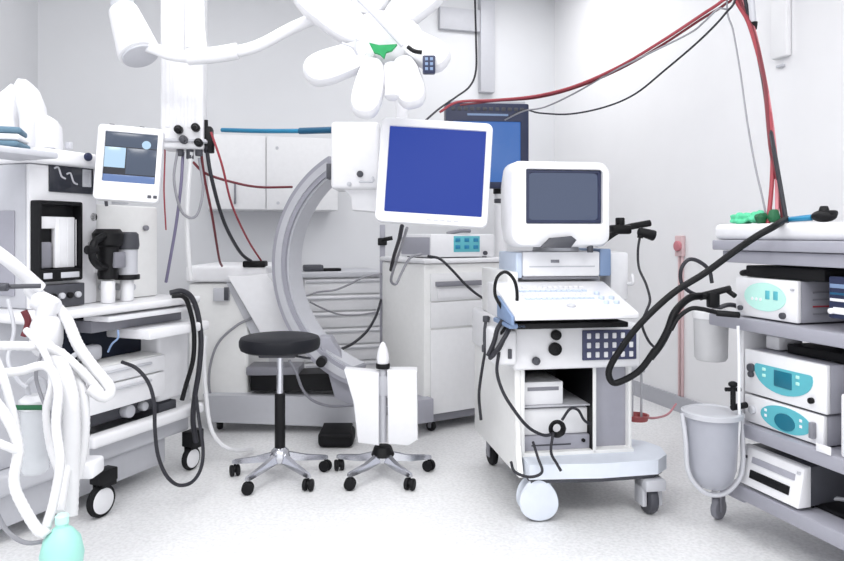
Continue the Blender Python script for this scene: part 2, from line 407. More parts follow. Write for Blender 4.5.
# horizontal box base
mb = MB(); mb.plate([(CA.w(a, b, 4.2).x, CA.w(a, b, 4.2).z) for a, b in ((200, 396), (352, 398), (356, 424), (330, 429), (210, 424))][::-1], -.12, .16, bev=.02); mb.build('base', LGREY, CA)
mb = MB(); mb.plate([(CA.w(a, b, 4.25).x, CA.w(a, b, 4.25).z) for a, b in ((250, 376), (338, 373), (352, 391), (250, 391))][::-1], -.1, .1, bev=.006); mb.build('battery_bay', BLACK, CA)
mb = MB(); mb.box(CA.w(248, 0, 4.3).x, CA.w(300, 0, 4.3).x, -.1, .1, CA.w(0, 374, 4.3).z, CA.w(0, 366, 4.3).z, .004); mb.build('slot', MGREY, CA)
# lower carriage: the grey diagonal strut
mb = MB(); mb.plate([(CA.w(a, b, 3.95).x, CA.w(a, b, 3.95).z) for a, b in ((318, 338), (330, 338), (358, 388), (352, 408), (334, 398))][::-1], -.38, -.26, bev=.008); mb.build('tube_bracket', LAV, CA)
mb = MB(); p = CA.w(322, 361, 3.9); mb.cyl(p+Vector((0, -.05, 0)), p+Vector((0, .02, 0)), .028, n=18, bev=.004); mb.build('knob', BLACK, CA)
for x, y, r in ((-.1, .42, .06), (-.1, -.02, .06), (.55, .0, .06)):
    castor(CA, (x-.2, y), r, .04, .3)
# image intensifier at the top of the arc
mb = MB(); mb.box(CA.w(333, 0, 3.7).x, CA.w(380, 0, 3.7).x, -.74, -.46, CA.w(0, 190, 3.7).z, CA.w(0, 124, 3.7).z, .02, seg=3)
mb.plate([(CA.w(a, b, 3.66).x, CA.w(a, b, 3.66).z) for a, b in ((340, 186), (380, 186), (378, 212), (352, 210), (350, 196))][::-1], -.68, -.48, bev=.01)
ii = mb.build('image_detector', WHITE, CA)
mb = MB(); p = CA.w(360, 174, 3.605); mb.cyl((p.x, -.752, p.z), (p.x, -.735, p.z), .017, n=18, bev=.003); mb.build('knob', DGREY, ii)
mb = MB(); p = CA.w(349, 184, 3.605); mb.cyl((p.x, -.75, p.z), (p.x, -.735, p.z), .012, n=14, bev=.003); mb.build('knob', LGREY, ii)
mb = MB(); a, b = CA.w(361, 182, 3.6), CA.w(373, 178, 3.6); mb.tube([(a.x, -.745, a.z), (a.x, -.775, a.z), (b.x, -.775, a.z), (b.x, -.775, b.z), (b.x, -.745, b.z)], .006, 8, 3); mb.build('grab_handle', LGREY, ii)
mb = MB(); mb.box(CA.w(327, 0, 3.72).x, CA.w(333, 0, 3.72).x, -.66, -.56, CA.w(0, 179, 3.72).z, CA.w(0, 164, 3.72).z, .005); mb.build('side_latch', DGREY, CA)
mb = MB(); mb.tube([CA.w(222, 130, 4.15), CA.w(262, 131, 4.0), CA.w(302, 131, 3.85)], .013, 12, 3); hb = mb.build('handle_bar', TEAL, CA, 'long teal handle bar')
mb = MB(); mb.tube([CA.w(300, 131, 3.86), CA.w(332, 130, 3.74)], .018, 12, 0); mb.build('grip', TEALD, hb)
# looped white cable on the chassis flank
mb = MB(); mb.tube([CA.w(*p) for p in ((252, 318, 4.28), (236, 326, 4.27), (217, 345, 4.27), (209, 375, 4.27), (213, 400, 4.28), (230, 404, 4.28))], .008, 8); mb.build('flank_cable', GCABLE, CA)

# ---------------------------------------------------------------- workstation cart behind
WS = T('workstation_cart', 'tall white equipment cart with drawers behind the two-panel stand', 'cart', (.018, 4.2, 0), R(31))
zt = WS.hit(425, 259, 0).z
mb = MB(); mb.box(0, .62, .012, .56, .12, zt-.03, .015); mb.build('body', WARM, WS)
mb = MB(); mb.box(-.012, .63, -.012, .57, zt-.029, zt, .01); mb.build('top', WHITE, WS)
mb = MB(); mb.box(.02, .6, .03, .54, .06, .119, .006); mb.build('base', MGREY, WS)
mb = MB(); WS.pbox(mb, (431, 327, 520, 408), 0, .012, .004); mb.build('door', CREAM, WS)
mb = MB(); WS.pbox(mb, (431, 300, 520, 325), 0, .012, .004); mb.build('drawer', CREAM, WS)
mb = MB(); WS.pbox(mb, (431, 272, 520, 299), 0, .012, .004); d = mb.build('drawer', CREAM, WS)
mb = MB(); WS.pbox(mb, (437, 281, 482, 286), -.02, .022, .003); mb.build('handle', MGREY, d)
mb = MB(); WS.pbox(mb, (438, 288, 480, 298), -.006, .01, .003); mb.build('drawer_label', WHITE, d)
mb = MB(); WS.pbox(mb, (409, 400, 434, 424), -.05, .16, .008); mb.build('pedal_box', LAV, WS)
for x, y in ((.08, .06), (.55, .06), (.08, .5), (.55, .5)):
    castor(WS, (x, y), .03, .03, .4, topz=.06)
# device on the cart
DV = T('recorder_unit', 'white recorder with teal display on the cart under the large blue monitor', 'medical device', WS.M @ Vector((0, 0, zt+.001)), R(31))
x0, x1, z0, z1 = DV.rect((431, 234, 488, 257), .03)
mb = MB(); mb.box(x0-.0, x1+.05, .03, .4, .006, z1, .008); mb.build('body', WHITE, DV)
mb = MB(); mb.box(x0-.006, x0-.0005, .04, .39, .02, z1-.02, .003); mb.build('side_grille', LAV, DV)
mb = MB(); DV.pbox(mb, (454, 236, 480, 252), .026, .01, .003); mb.build('display', CYAN, DV)
for i in range(2):
    for j in range(3):
        mb = MB(); q = DV.hit(458+j*9, 240+i*7, .024); mb.box(q.x-.018, q.x+.018, .022, .0275, q.z-.012, q.z+.012, .003); mb.build('button', TEAL, DV)
mb = MB(); q = DV.hit(485, 253, .024); mb.cyl((q.x, .012, q.z), (q.x, .03, q.z), .014, n=14, bev=.003); mb.build('knob', DGREY, DV)
for x in (x0+.04, x1):
    for y in (.07, .36):
        mb = MB(); mb.cyl((x, y, 0), (x, y, .007), .015, n=12); mb.build('foot', BLACK, DV)
mb = MB(); mb.tube([at(447, 233.5, 4.35), at(460, 231, 4.37), at(470, 231, 4.4)], .012, 8, 3); solo('stylus', 'small grey pen lying on top of the white recorder', 'pen', mb, MGREY)
# grey upright post left of the cart, with clip
UP = T('upright_rail', 'thin grey upright rail left of the equipment cart with black clip', 'rail', at(382.5, 400, 4.75)*1.0, 0)
UP.o.location.z = 0; UP.M = Matrix.Translation((UP.o.location.x, UP.o.location.y, 0)); UP.I = UP.M.inverted()
mb = MB(); mb.box(-.018, .018, -.018, .018, .012, 1.27, .004); mb.build('post', LAV, UP)
mb = MB(); mb.box(-.05, .05, -.09, .09, 0, .012, .004); mb.build('foot', MGREY, UP)
mb = MB(); mb.box(-.03, .03, -.04, .03, 1.13, 1.18, .006); mb.tube([(0, -.03, 1.165), (.04, -.04, 1.175), (.07, -.04, 1.18)], .014, 8); mb.build('clip', BLACK, UP)

# monitor stand column + dark blue monitor
ms = at(501, 300, 5.05)
MC = T('monitor_stand', 'dark blue monitor on a white column stand behind the ultrasound machine', 'monitor stand', (ms.x, ms.y, 0), R(6))
mb = MB(); mb.cyl((0, 0, .05), (0, 0, MC.w(0, 205, 5.05).z), .045, n=24); mb.build('column', WHITE, MC)
mb = MB(); mb.cyl((0, 0, MC.w(0, 203, 5.05).z), (0, 0, MC.w(0, 199, 5.05).z), .05, n=24, bev=.004); mb.build('lower_ring', DGREY, MC)
mb = MB(); mb.cyl((0, 0, MC.w(0, 198.8, 5.05).z), (0, 0, MC.w(0, 194.2, 5.05).z), .047, n=24); mb.build('spacer', WHITE, MC)
mb = MB(); mb.cyl((0, 0, MC.w(0, 194, 5.05).z), (0, 0, MC.w(0, 184, 5.05).z), .056, n=24, bev=.006); mb.build('tilt_joint', BLACK, MC)
mb = MB(); mb.box(-.25, .25, -.22, .22, .03, .07, .015); mb.build('base', LGREY, MC)
for x in (-.2, .2):
    for y in (-.17, .17): castor(MC, (x, y), .014, .02, .2, topz=.03)
x0, x1, z0, z1 = MC.rect((446, 103, 529, 188), -.12)
ix0, ix1, iz0, iz1 = MC.rect((453, 121, 521, 182), -.12)
mb = MB(); mb.bezel((x0, x1, z0, z1), (ix0, ix1, iz0, iz1), -.12, .1, .012, .006, .008, .012, back=(x0+.06, x1-.06, z0+.05, z1-.05, .2)); mn = mb.build('monitor', NAVY, MC, 'dark navy monitor housing')
mb = MB(); mb.box(ix0+.001, ix1-.001, -.11, -.1, iz0+.001, iz1-.001, .001); mb.build('screen', S_BLUE2, mn)
mb = MB()
for i in range(12):
    xx = x0+.05+(x1-x0-.1)*i/11
    mb.box(xx-.014, xx+.014, -.126, -.119, z1-.055, z1-.03, .003)
mb.build('button_row', DGREY, mn)
mb = MB(); mb.box(x0+.15, x1-.15, -.123, -.1195, z1-.09, z1-.075, .001); mb.build('trim_strip', BLUEGREY, mn)
mb = MB(); mb.box(x0+.02, x1-.02, -.1, .06, z1-.002, z1+.022, .006); mb.build('vent_cover', LGREY, mn)

# ---------------------------------------------------------------- large blue monitor on its ceiling arm
BM = T('suspended_monitor', 'large white monitor showing a plain blue screen, hung beside the C-shaped arm', 'monitor', at(434, 173, 3.15), R(0))
MR = Matrix.Rotation(R(-5), 4, 'X') @ Matrix.Rotation(R(3.6), 4, 'Y')
mb = MB(); mb.bezel((-.252, .252, -.237, .237), (-.212, .224, -.19, .2), -.03, .06, .03, .005, .012, .014, back=(-.18, .18, -.16, .16, .11))
mn = mb.build('housing', ENAMEL, BM, M=MR)
mb = MB(); mb.box(-.211, .223, -.018, -.008, -.189, .199, .001); mb.build('screen', S_BLUE, mn)
mb = MB()
for i in range(5): mb.box(-.02+i*.03, 0+i*.03, -.0315, -.029, -.219, -.213, .001)
mb.build('buttons', LGREY, mn)
mb = MB(); mb.box(-.06, .06, .08, .13, -.06, .06, .008); mb.tube([(0, .12, 0), (-.04, .22, .02), (-.13, .27, .12), (-.16, .28, .6), (-.16, .28, CEIL-BM.o.location.z-.03)], .03, 14, 6)
mb.build('ceiling_arm', WHITE, BM)
mb = MB(); mb.lathe([(.07, CEIL-BM.o.location.z-.06), (.09, CEIL-BM.o.location.z-.02), (.09, CEIL-BM.o.location.z-.001)], (-.16, .28, 0)); mb.build('ceiling_plate', LGREY, BM)

# ---------------------------------------------------------------- surgical lamp
SL = T('surgical_lamp', 'white multi-petal surgical lamp hanging at the top on a long bent arm', 'lamp', at(384, 40, 2.95), 0)
def lw(px, py, d): return SL.I @ at(px, py, d)
# petals lie in a tilted plane; each is (centre px, direction deg on picture plane, half length, half width in px, depth shift)
def petal(cx, cy, ang, a, b, d, tilt=(0, 0), name='petal', th=.035):
    c = lw(cx, cy, d); s = d/F
    out = []
    n = 30
    for i in range(n):
        t = 2*math.pi*i/n; ct, stt = math.cos(t), math.sin(t)
        u = a*math.copysign(abs(ct)**.75, ct); v = b*math.copysign(abs(stt)**.75, stt)
        v *= 1+.12*u/a
        out.append((u*s, v*s))
    M = Matrix.Translation(c) @ Matrix.Rotation(R(tilt[0]), 4, 'X') @ Matrix.Rotation(R(tilt[1]), 4, 'Z') @ Matrix.Rotation(-R(ang), 4, 'Y')
    mb = MB(); mb.plate(out[::-1], -th, th, M=M, bev=.02)
    o = mb.build(name, ENAMEL, SL)
    mb = MB(); mb.plate([(x*.72, z*.62) for x, z in out[::-1]], -th-.004, -th+.002, M=M); mb.build('petal_lens', WHITE, o)
    return o
petal(331, 11, 138, 47, 21, 2.98, (-18, 8))
petal(340, 63, 207, 38, 17, 2.92, (-20, 8))
petal(369, 88, 262, 34, 15, 2.86, (-25, 0))
petal(408, 82, 282, 30, 15, 2.9, (-25, -6))
petal(423, 50, 322, 30, 16, 2.95, (-20, -10))
petal(414, 4, 40, 36, 18, 3.0, (-16, -10))
petal(372, -12, 80, 34, 20, 3.04, (-16, 0))
mb = MB(); mb.blob(lw(384, 38, 2.97), .165, .055, .115, seg=28); hub = mb.build('lamp_hub', ENAMEL, SL)
mb = MB(); mb.cyl(lw(392, 98, 2.84), lw(392, 66, 2.9), .03, .038, n=20, bev=.01); mb.build('sterile_handle', ENAMEL, SL)
mb = MB(); q = [lw(*p) for p in ((369, 42.5, 2.86), (379, 45, 2.86), (397, 44, 2.86), (392, 50, 2.86), (386, 52, 2.86), (384, 58, 2.86), (380, 54, 2.86), (374, 52, 2.86))]
mb.loops([q, [p+Vector((0, .025, 0)) for p in q]]); mb.build('green_tie', GREEN, SL, 'small green strip tied at the lamp centre')
mb = MB(); mb.tube([lw(408, 47, 2.87), lw(414, 51, 2.86), (lw(422, 52.5, 2.86))], .009, 10); mb.build('rim_grip', BLACK, SL)
mb = MB(); p = lw(429, 64.5, 2.86); mb.box(p.x-.026, p.x+.026, p.y-.012, p.y+.03, p.z-.036, p.z+.036, .006); cp = mb.build('control_keypad', NAVY, SL)
mb = MB()
for i in range(2):
    for j in range(3): mb.box(p.x-.016+i*.02, p.x-.004+i*.02, p.y-.0145, p.y-.011, p.z-.026+j*.02, p.z-.014+j*.02, .001)
mb.build('keypad_buttons', BLUEGREY, cp)
mb = MB(); mb.tube([lw(356, -2, 2.88), lw(378, 20, 2.88), lw(402, 46, 2.87)], .007, 8); mb.build('petal_seam', LGREY, SL)  # thin grey tube drawn for the seam between the petals
mb = MB(); mb.tube([lw(342, 43, 2.88), lw(352, 47, 2.87), lw(356, 52, 2.88)], .005, 8); mb.tube([lw(356, 38, 2.88), lw(355, 48, 2.87), lw(357, 55, 2.88)], .005, 8); mb.build('latch', LGREY, SL)
mb = MB(); mb.tube([lw(345, 14, 3.05), lw(320, 17, 3.07), lw(292, 28, 3.09), (lw(266, 42, 3.1)), lw(248, 49, 3.1), lw(222, 54, 3.1), lw(196, 57, 3.1), lw(172, 55, 3.08), lw(152, 48, 3.08), lw(140, 46, 3.1)], .026, 14); mb.build('spring_arm', ENAMEL, SL)
mb = MB(); mb.tube([lw(238, 51, 3.1), lw(214, 55, 3.1), lw(188, 57, 3.1)], .036, 14); mb.build('arm_sleeve', ENAMEL, SL)
mb = MB(); a, b = lw(140, 55, 3.1), lw(123, 10, 3.16); mb.cyl(a, b, .092, .066, n=32, bev=.012); jn = mb.build('joint_housing', ENAMEL, SL)
dv = (b-a).normalized(); mb = MB(); mb.cyl(a-dv*.012, a+dv*.004, .078, n=28, bev=.004); mb.build('joint_cap', LGREY, jn)
mb = MB(); mb.cyl(b-dv*.02, b+dv*.04, .045, n=20); mb.cyl((b.x, b.y, b.z), (b.x, b.y, CEIL-SL.o.location.z-.02), .045, n=20)
mb.cyl((b.x, b.y, CEIL-SL.o.location.z-.08), (b.x, b.y, CEIL-SL.o.location.z-.001), .1, n=24); mb.build('ceiling_tube', LGREY, SL)

# ---------------------------------------------------------------- ceiling supply unit (white service pendant)
cu = at(184, 150, 3.45)
CU = T('service_pendant', 'tall white service pendant hanging from the ceiling, gas and power outlets at its foot', 'service pendant', (cu.x, cu.y, cu.z), R(10))
h = CEIL-cu.z
mb = MB(); mb.box(-.1, .1, -.07, .1, 0, h-.001, .015, seg=3)
for i in range(5): mb.box(-.075+i*.034, -.055+i*.034, -.074, -.069, .1, h-.05, .002)
mb.build('housing', WHITE, CU)
q0 = CU.hit(187, 50, -.16); q1 = CU.hit(208, 0, -.16)
mb = MB(); mb.plate([(q0.x-.01, q0.z+.02), (q1.x-.005, q0.z), (q1.x-.02, q0.z+.12), (q1.x-.03, h-.01), (q0.x-.01, h-.01)], -.13, -.06, bev=.012); mb.build('side_cover', ENAMEL, CU)
mb = MB(); mb.box(-.115, .115, -.085, .11, .03, .045, .004); mb.build('outlet_plate', LGREY, CU)
for px, py in ((179, 130), (184, 140), (196, 128), (199, 143)):
    q = CU.hit(px, py, -.08); mb = MB(); mb.cyl((q.x, -.115, q.z), (q.x, -.07, q.z), .02, n=16, bev=.004); mb.cyl((q.x, -.14, q.z-.008), (q.x, -.11, q.z), .012, n=12, bev=.003); mb.build('outlet', BLACK if px != 184 else DGREY, CU)
for px, py in ((180, 152), (190, 155), (199, 152)):
    q = CU.hit(px, py, -.02); mb = MB(); mb.cyl((q.x, -.02, q.z-.02), (q.x, -.02, .004), .018, n=16, bev=.004); mb.build('hose_connector', DGREY, CU)
q = CU.hit(210, 137, 0); mb = MB(); mb.box(.095, .135, -.03, .06, q.z-.05, q.z+.05, .008); mb.cyl((.12, 0, q.z-.08), (.12, 0, q.z-.02), .025, n=16, bev=.004); mb.cyl((.105, -.02, q.z+.03), (.105, -.02, q.z+.08), .012, n=12); mb.build('side_outlet', BLACK, CU)
GP = [('purple_grey', 'purple-grey hose hanging from the service pendant towards the anaesthesia desk', PURPLE, .008, ((183, 152, 3.45), (181, 185, 3.45), (176, 225, 3.5), (170, 260, 3.55), (166, 282, 3.6))),
      ('white', 'white hose hanging straight down from the service pendant, end beside the chassis', HOSE, .012, ((191, 152, 3.43), (188, 190, 3.44), (187, 225, 3.45), (189, 262, 3.48), (191, 280, 3.5))),
      ('dark_red', 'dark red hose hanging from the service pendant beside the white hose', DRED, .007, ((200, 140, 3.45), (204, 175, 3.5), (212, 215, 3.7), (219, 258, 4.1), (222, 266, 4.25))),
      ('charcoal', 'charcoal hose sagging from the side outlet of the service pendant to the grey cover', DCABLE, .01, ((206, 145, 3.45), (212, 180, 3.5), (224, 222, 3.75), (240, 252, 4.1), (252, 262, 4.3))),
      ('red', 'thin red hose from the side outlet of the service pendant down to the chassis cover', RED, .006, ((211, 132, 3.44), (222, 165, 3.5), (232, 205, 3.7), (248, 240, 4.05), (262, 262, 4.3))),
      ('maroon', 'maroon cable sagging across the wall cupboard to the C-shaped arm', DRED, .007, ((193, 162, 3.45), (205, 173, 3.5), (228, 181, 3.7), (258, 187, 4.0), (292, 187, 4.25))),
      ('grey', 'pale grey cable dangling in a loop below the service pendant', GCABLE, .007, ((178, 148, 3.42), (174, 180, 3.4), (182, 212, 3.42), (196, 216, 3.45), (203, 190, 3.46), (199, 158, 3.45))),
      ('pink', 'thin pinkish cable left of the service pendant', RED, .004, ((163, 120, 3.5), (165, 150, 3.5), (164, 190, 3.5), (166, 230, 3.52)))]
for n, lb, m, r, pts in GP: cable('gas_hose', lb, pts, r, m, cat='hose')
mb = MB(); p = at(252, 264, 4.3); mb.box(p.x-.05, p.x+.09, p.y-.04, p.y+.04, p.z-.02, p.z+.02, .01); solo('hose_plug', 'black plug lying on the chassis cover where the hoses end', 'plug', mb, BLACK)

# ---------------------------------------------------------------- ultrasound machine
US = T('ultrasound_machine', 'white ultrasound machine on castors with grey screen, keyboard and open front bay', 'ultrasound machine', (.43, 3.0, 0), R(9))
zc = US.hit(560, 325, -.04).z     # underside of console
zb = .25; zr = US.hit(556, 368, 0).z
xr = US.hit(593, 400, 0).x; xe = US.hit(634, 400, 0).x
mb = MB(); mb.box(-.01, .012, 0, .74, zb, zr, .005)
mb.box(.005, xe, .5, .74, zb, zr, .006); mb.box(xr, xr+.016, 0, .5, zb, zr, .003); mb.box(xe-.016, xe, .02, .6, zb, zr, .004)
mb.box(-.01, xe, 0, .74, zb-.004, zb+.012, .003)
mb.build('cabinet', WARM, US)
mb = MB(); mb.box(xr-.0022, xr-.0004, .004, .459, zb+.013, zr-.003, .0); mb.box(.0145, xr-.003, .004, .459, zr-.0025, zr-.0005, .0); mb.build('bay_dark_sheet', BLACK, US)  # thin black sheets, darkness of the bay's side and top put into colour
mb = MB(); mb.box(xr+.016, xe-.016, .05, .5, zb+.01, zr, .003); mb.build('side_bay', LAV, US)
mb = MB(); mb.box(.0125, xr-.0005, .46, .4995, zb+.0125, zr-.001, .0); mb.box(.0122, .014, .03, .46, zb+.0125, zr-.001, .0); mb.build('bay_dark_back', BLACK, US)  # black sheets again, so the bay reads dark at the back and left
xl = -.05; xw = US.hit(641, 340, -.04).x
mb = MB(); mb.box(xl, xw, -.04, .74, zr+.001, zc, .014, seg=3); fp = mb.build('front_housing', ENAMEL, US)
# left shoulder with hooks
mb = MB(); q = US.rect((495, 330, 518, 366), -.07); mb.box(q[0], q[1], -.07, .1, q[2], q[3], .018, seg=3); sh = mb.build('probe_port_cover', WHITE, US)
mb = MB(); p = US.hit(510, 354, -.075); mb.box(p.x-.008, p.x+.008, -.078, -.068, p.z-.02, p.z+.02, .002); mb.build('slot', DGREY, sh)
for px, py, r, m in ((556, 335, .022, BLACK), (555, 349, .028, BLACK), (536, 361, .017, DGREY)):
    p = US.hit(px, py, -.05); mb = MB(); mb.cyl((p.x, -.065, p.z), (p.x, -.039, p.z), r, n=24, bev=.006); mb.cyl((p.x, -.068, p.z), (p.x, -.06, p.z), r*.45, n=16, bev=.002); mb.build('connector', m, US)
mb = MB(); q = US.rect((583, 330, 637, 360), -.052); mb.box(q[0], q[1], -.05, -.039, q[2], q[3], .004); kp = mb.build('keypad', KEYPAD, US)
for j in range(3):
    for i in range(6):
        cx = q[0]+(q[1]-q[0])*(i+.7)/6.4; cz = q[3]-(q[3]-q[2])*(j+.6)/3.2
        mb = MB(); mb.box(cx-.009, cx+.009, -.056, -.049, cz-.012, cz+.012, .003); mb.build('button', WHITE, kp)
# console
zf = US.hit(560, 317, -.24).z; zk = US.hit(560, 282, .1).z
x0 = US.hit(515, 315, -.24).x; x1 = US.hit(640, 315, -.24).x
mb = MB(); mb.xprism([(-.24, zf-.012), (-.235, zf+.012), (.11, zk), (.2, zk), (.2, zf-.03), (-.1, zf-.03)], x0, x1, bev=.008); kb = mb.build('console', ENAMEL, US)
mb = MB(); mb.box(x0+.02, x1-.03, -.2, .1, zf-.052, zf-.03, .004); mb.build('console_gap_strip', BLACK, US)  # black strip painting the dark gap under the console
mb = MB(); mb.box(x0-.012, x0+.06, -.2, .05, zf-.05, zf-.03, .006); mb.xprism([(-.236, zf-.03), (-.236, zf+.004), (-.02, zf+.07), (-.02, zf-.02)], x0-.014, x0-.001, bev=.003); mb.build('console_end', BLUEGREY, US)
sl = (zk-zf-.012)/.345
def kz(y): return zf+.012+(y+.235)*sl
for r in range(4):
    y = -.08+r*.042; n = 13
    mb = MB()
    for i in range(n):
        x = x0+.1+(x1-x0-.24)*i/(n-1)
        mb.box(x-.01, x+.01, y-.013, y+.013, kz(y)-.004, kz(y)+.005, .003)
    mb.build('key_row', WHITE if r % 2 else PALEBLUE, kb)
mb = MB(); p = (x0+x1)/2; mb.blob((p, -.16, kz(-.16)), .02, .02, .012); mb.build('trackball', LGREY, kb)
for i in range(5):
    mb = MB(); xx = x1-.1+(i % 2)*.045; yy = -.14+.05*(i//2); mb.cyl((xx, yy, kz(yy)-.005), (xx, yy, kz(yy)+.012), .012, n=16, bev=.003); mb.build('dial', PALEBLUE, kb)
# printer behind the console
q = US.rect((516, 249, 611, 279), .13)
mb = MB(); mb.box(q[0]+.03, q[1]-.055, .125, .42, q[2]+.012, q[3]-.012, .008); pr = mb.build('image_recorder', WHITE, US)
mb = MB(); mb.box(q[0], q[0]+.029, .13, .42, q[2]+.005, q[3]-.015, .006); mb.build('left_cheek', PALEBLUE, pr)
mb = MB(); mb.box(q[1]-.054, q[1], .128, .42, q[2]+.012, q[3], .006); mb.build('right_cheek', BLUEGREY, pr)
mb = MB(); mb.box(q[0]+.03, q[1]-.055, .135, .41, q[2]-.002, q[2]+.011, .003); mb.build('recorder_foot', MGREY, pr)
mb = MB(); mb.box(q[0]+.16, q[0]+.2, .123, .127, (q[2]+q[3])/2+.006, (q[2]+q[3])/2+.02, .001); mb.build('badge', MGREY, pr)
mb = MB(); mb.box(q[0]+.06, q[1]-.08, .123, .127, (q[2]+q[3])/2-.014, (q[2]+q[3])/2-.008, .001); mb.build('disc_slot', LGREY, pr)
mb = MB(); mb.box(q[0]+.02, q[1]-.02, .2, .45, US.hit(560, 281, .15).z-.03, q[2]-.002, .006); mb.build('recorder_shelf', LGREY, US)
mb = MB(); mb.box(.04, xe-.02, .3, .7, zc, zk+.02, .02, seg=3); mb.build('rear_column', WARM, US)
# crt monitor
o = US.rect((511, 161, 612, 247), .03); ii_ = US.rect((526, 169, 603, 224), .03)
mb = MB(); mb.bezel(o, ii_, .03, .13, .05, .008, .03, .02, back=(o[0]+.06, o[1]-.06, o[2]+.06, o[3]-.04, .38)); cr = mb.build('monitor', ENAMEL, US)
mb = MB(); mb.bezel((ii_[0]+.003, ii_[1]-.003, ii_[2]+.003, ii_[3]-.003), (ii_[0]+.018, ii_[1]-.016, ii_[2]+.016, ii_[3]-.014), .042, .008, .006, .008, .003, .006); mb.build('screen_mask', NAVY, cr)
n = 12; L = []
mb = MB()
t = bmesh.new(); vv = []
for i in range(n+1):
    row = []
    for j in range(n+1):
        u, v = i/n*2-1, j/n*2-1
        row.append(t.verts.new(((ii_[0]+ii_[1])/2+u*(ii_[1]-ii_[0]-.03)/2, .0445+.004*(u*u+v*v)/2, (ii_[2]+ii_[3])/2+v*(ii_[3]-ii_[2]-.028)/2)))
    vv.append(row)
for i in range(n):
    for j in range(n): t.faces.new((vv[i][j], vv[i+1][j], vv[i+1][j+1], vv[i][j+1]))
ext = bmesh.ops.extrude_face_region(t, geom=t.faces[:]); bmesh.ops.translate(t, verts=[e for e in ext['geom'] if isinstance(e, bmesh.types.BMVert)], vec=(0, .004, 0))
mb._merge(t); mb.build('screen', S_GREY, cr)
p = US.hit(560, 243, .0)
mb = MB(); mb.plate(quad(US, ((541, 248), (551, 238), (572, 236), (577, 240), (571, 248)), .0)[::-1], .0, .03, bev=.005); mb.build('tilt_grip', DGREY, cr)
mb = MB(); p = US.hit(590, 248, .06); mb.cyl((p.x, .06, p.z-.02), (p.x, .06, p.z+.02), .014, n=12, bev=.003); mb.build('lock_knob', DGREY, cr)
mb = MB(); p = US.hit(560, 249, .2); mb.lathe([(.11, q[3]-.01), (.1, q[3]+.02), (.06, o[2]-.002), (.05, o[2]+.03)], ((q[0]+q[1])/2, .24, 0)); mb.build('swivel_neck', LGREY, US)
# base
out = [(-.0, -.1), (.3, -.13), (.56, -.12), (.63, -.06), (.66, .05), (.63, .14), (.56, .2), (.56, .74), (.0, .74), (.0, .3)]
mb = MB(); mb.flat(out, .185, .247); mb.build('base_platform', PALEWHITE, US)
mb = MB(); mb.xprism([(-.06, .18), (.74, .17), (.74, zr), (-.005, zr), (-.005, .3)], -.035, -.0105, bev=.006); mb.build('side_skirt', WARM, US)
mb = MB(); mb.flat([(x*.96+.01, y*.96+.01) for x, y in out], .165, .1845); mb.build('base_trim', DGREY, US)
def shield_castor(c):
    x, y = c
    prof = [(x_*(1-.18*(z_-.09)/.09), z_) for x_, z_ in ellipse(0, .095, .082, .09, 36, R(12))]
    M = Matrix.Translation((x, y, 0)) @ Matrix.Rotation(R(-6), 4, 'Z')
    mb = MB(); mb.cyl((0, -.022, .068), (0, .022, .068), .068, n=28, bev=.012, M=M); f = mb.build('castor_tyre', DGREY, US)
    mb = MB(); mb.plate([(a, b) for a, b in prof], -.045, -.026, M=M, bev=.008); mb.plate([(a, b) for a, b in prof], .026, .045, M=M, bev=.008); mb.build('castor_shield', PALEWHITE, f)
shield_castor((.05, -.045))
for c in ((.545, -.06),):
    x, y = c
    mb = MB(); mb.cyl((x-.02, y, .068), (x+.02, y, .068), .068, n=28, bev=.01); f = mb.build('castor_tyre', DGREY, US)
    mb = MB(); mb.box(x-.046, x-.024, y-.04, y+.04, .04, .164, .006); mb.box(x+.024, x+.046, y-.04, y+.04, .04, .164, .006); mb.box(x-.046, x+.046, y-.075, y+.04, .115, .164, .008); mb.build('castor_fork', LGREY, f)
for c in ((.04, .66), (.5, .66)): castor(US, c, .06, .035, .1, topz=.165)
# red tray holder and wires on the right side
tx = US.hit(637, 417, .3); mb = MB(); mb.lathe([(.001, tx.z-.014), (.05, tx.z-.014), (.058, tx.z+.012), (.05, tx.z+.012), (.045, tx.z-.006), (.001, tx.z-.006)], (tx.x, .3, 0), 24); tr = mb.build('probe_cup', TRAYRED, US, 'shallow red tray')
mb = MB()
for dx in (-.025, .022):
    mb.tube([(tx.x+dx, .3, tx.z), (tx.x+dx, .3, tx.z+.2), (tx.x+dx-.02, .28, tx.z+.24)], .006, 8)
mb.box(xe-.001, tx.x+.03, .27, .31, tx.z+.22, tx.z+.25, .006); mb.build('tray_holder', LGREY, tr)
# right side probe holder bracket
mb = MB(); a = US.w(604, 240, 3.35); b = US.w(622, 229, 3.38); c_ = US.w(650, 223, 3.4)
mb.tube([US.w(596, 244, 3.3), a, b, c_], .016, 10); mb.box(b.x-.06, b.x+.04, b.y-.03, b.y+.03, b.z-.025, b.z+.02, .012); mb.cyl((b.x-.01, b.y, b.z+.01), (b.x-.01, b.y, b.z+.055), .022, n=16, bev=.006); mb.build('probe_rack', BLACK, US)
mb = MB(); p = US.w(620, 262, 3.3); mb.box(p.x-.06, p.x+.03, p.y-.03, p.y+.12, US.w(0, 300, 3.3).z, US.w(0, 252, 3.3).z, .012); mb.tube([US.w(628, 284, 3.25), US.w(633, 283, 3.22), US.w(632, 274, 3.22)], .008, 8); mb.build('gel_holder', WHITE, US)
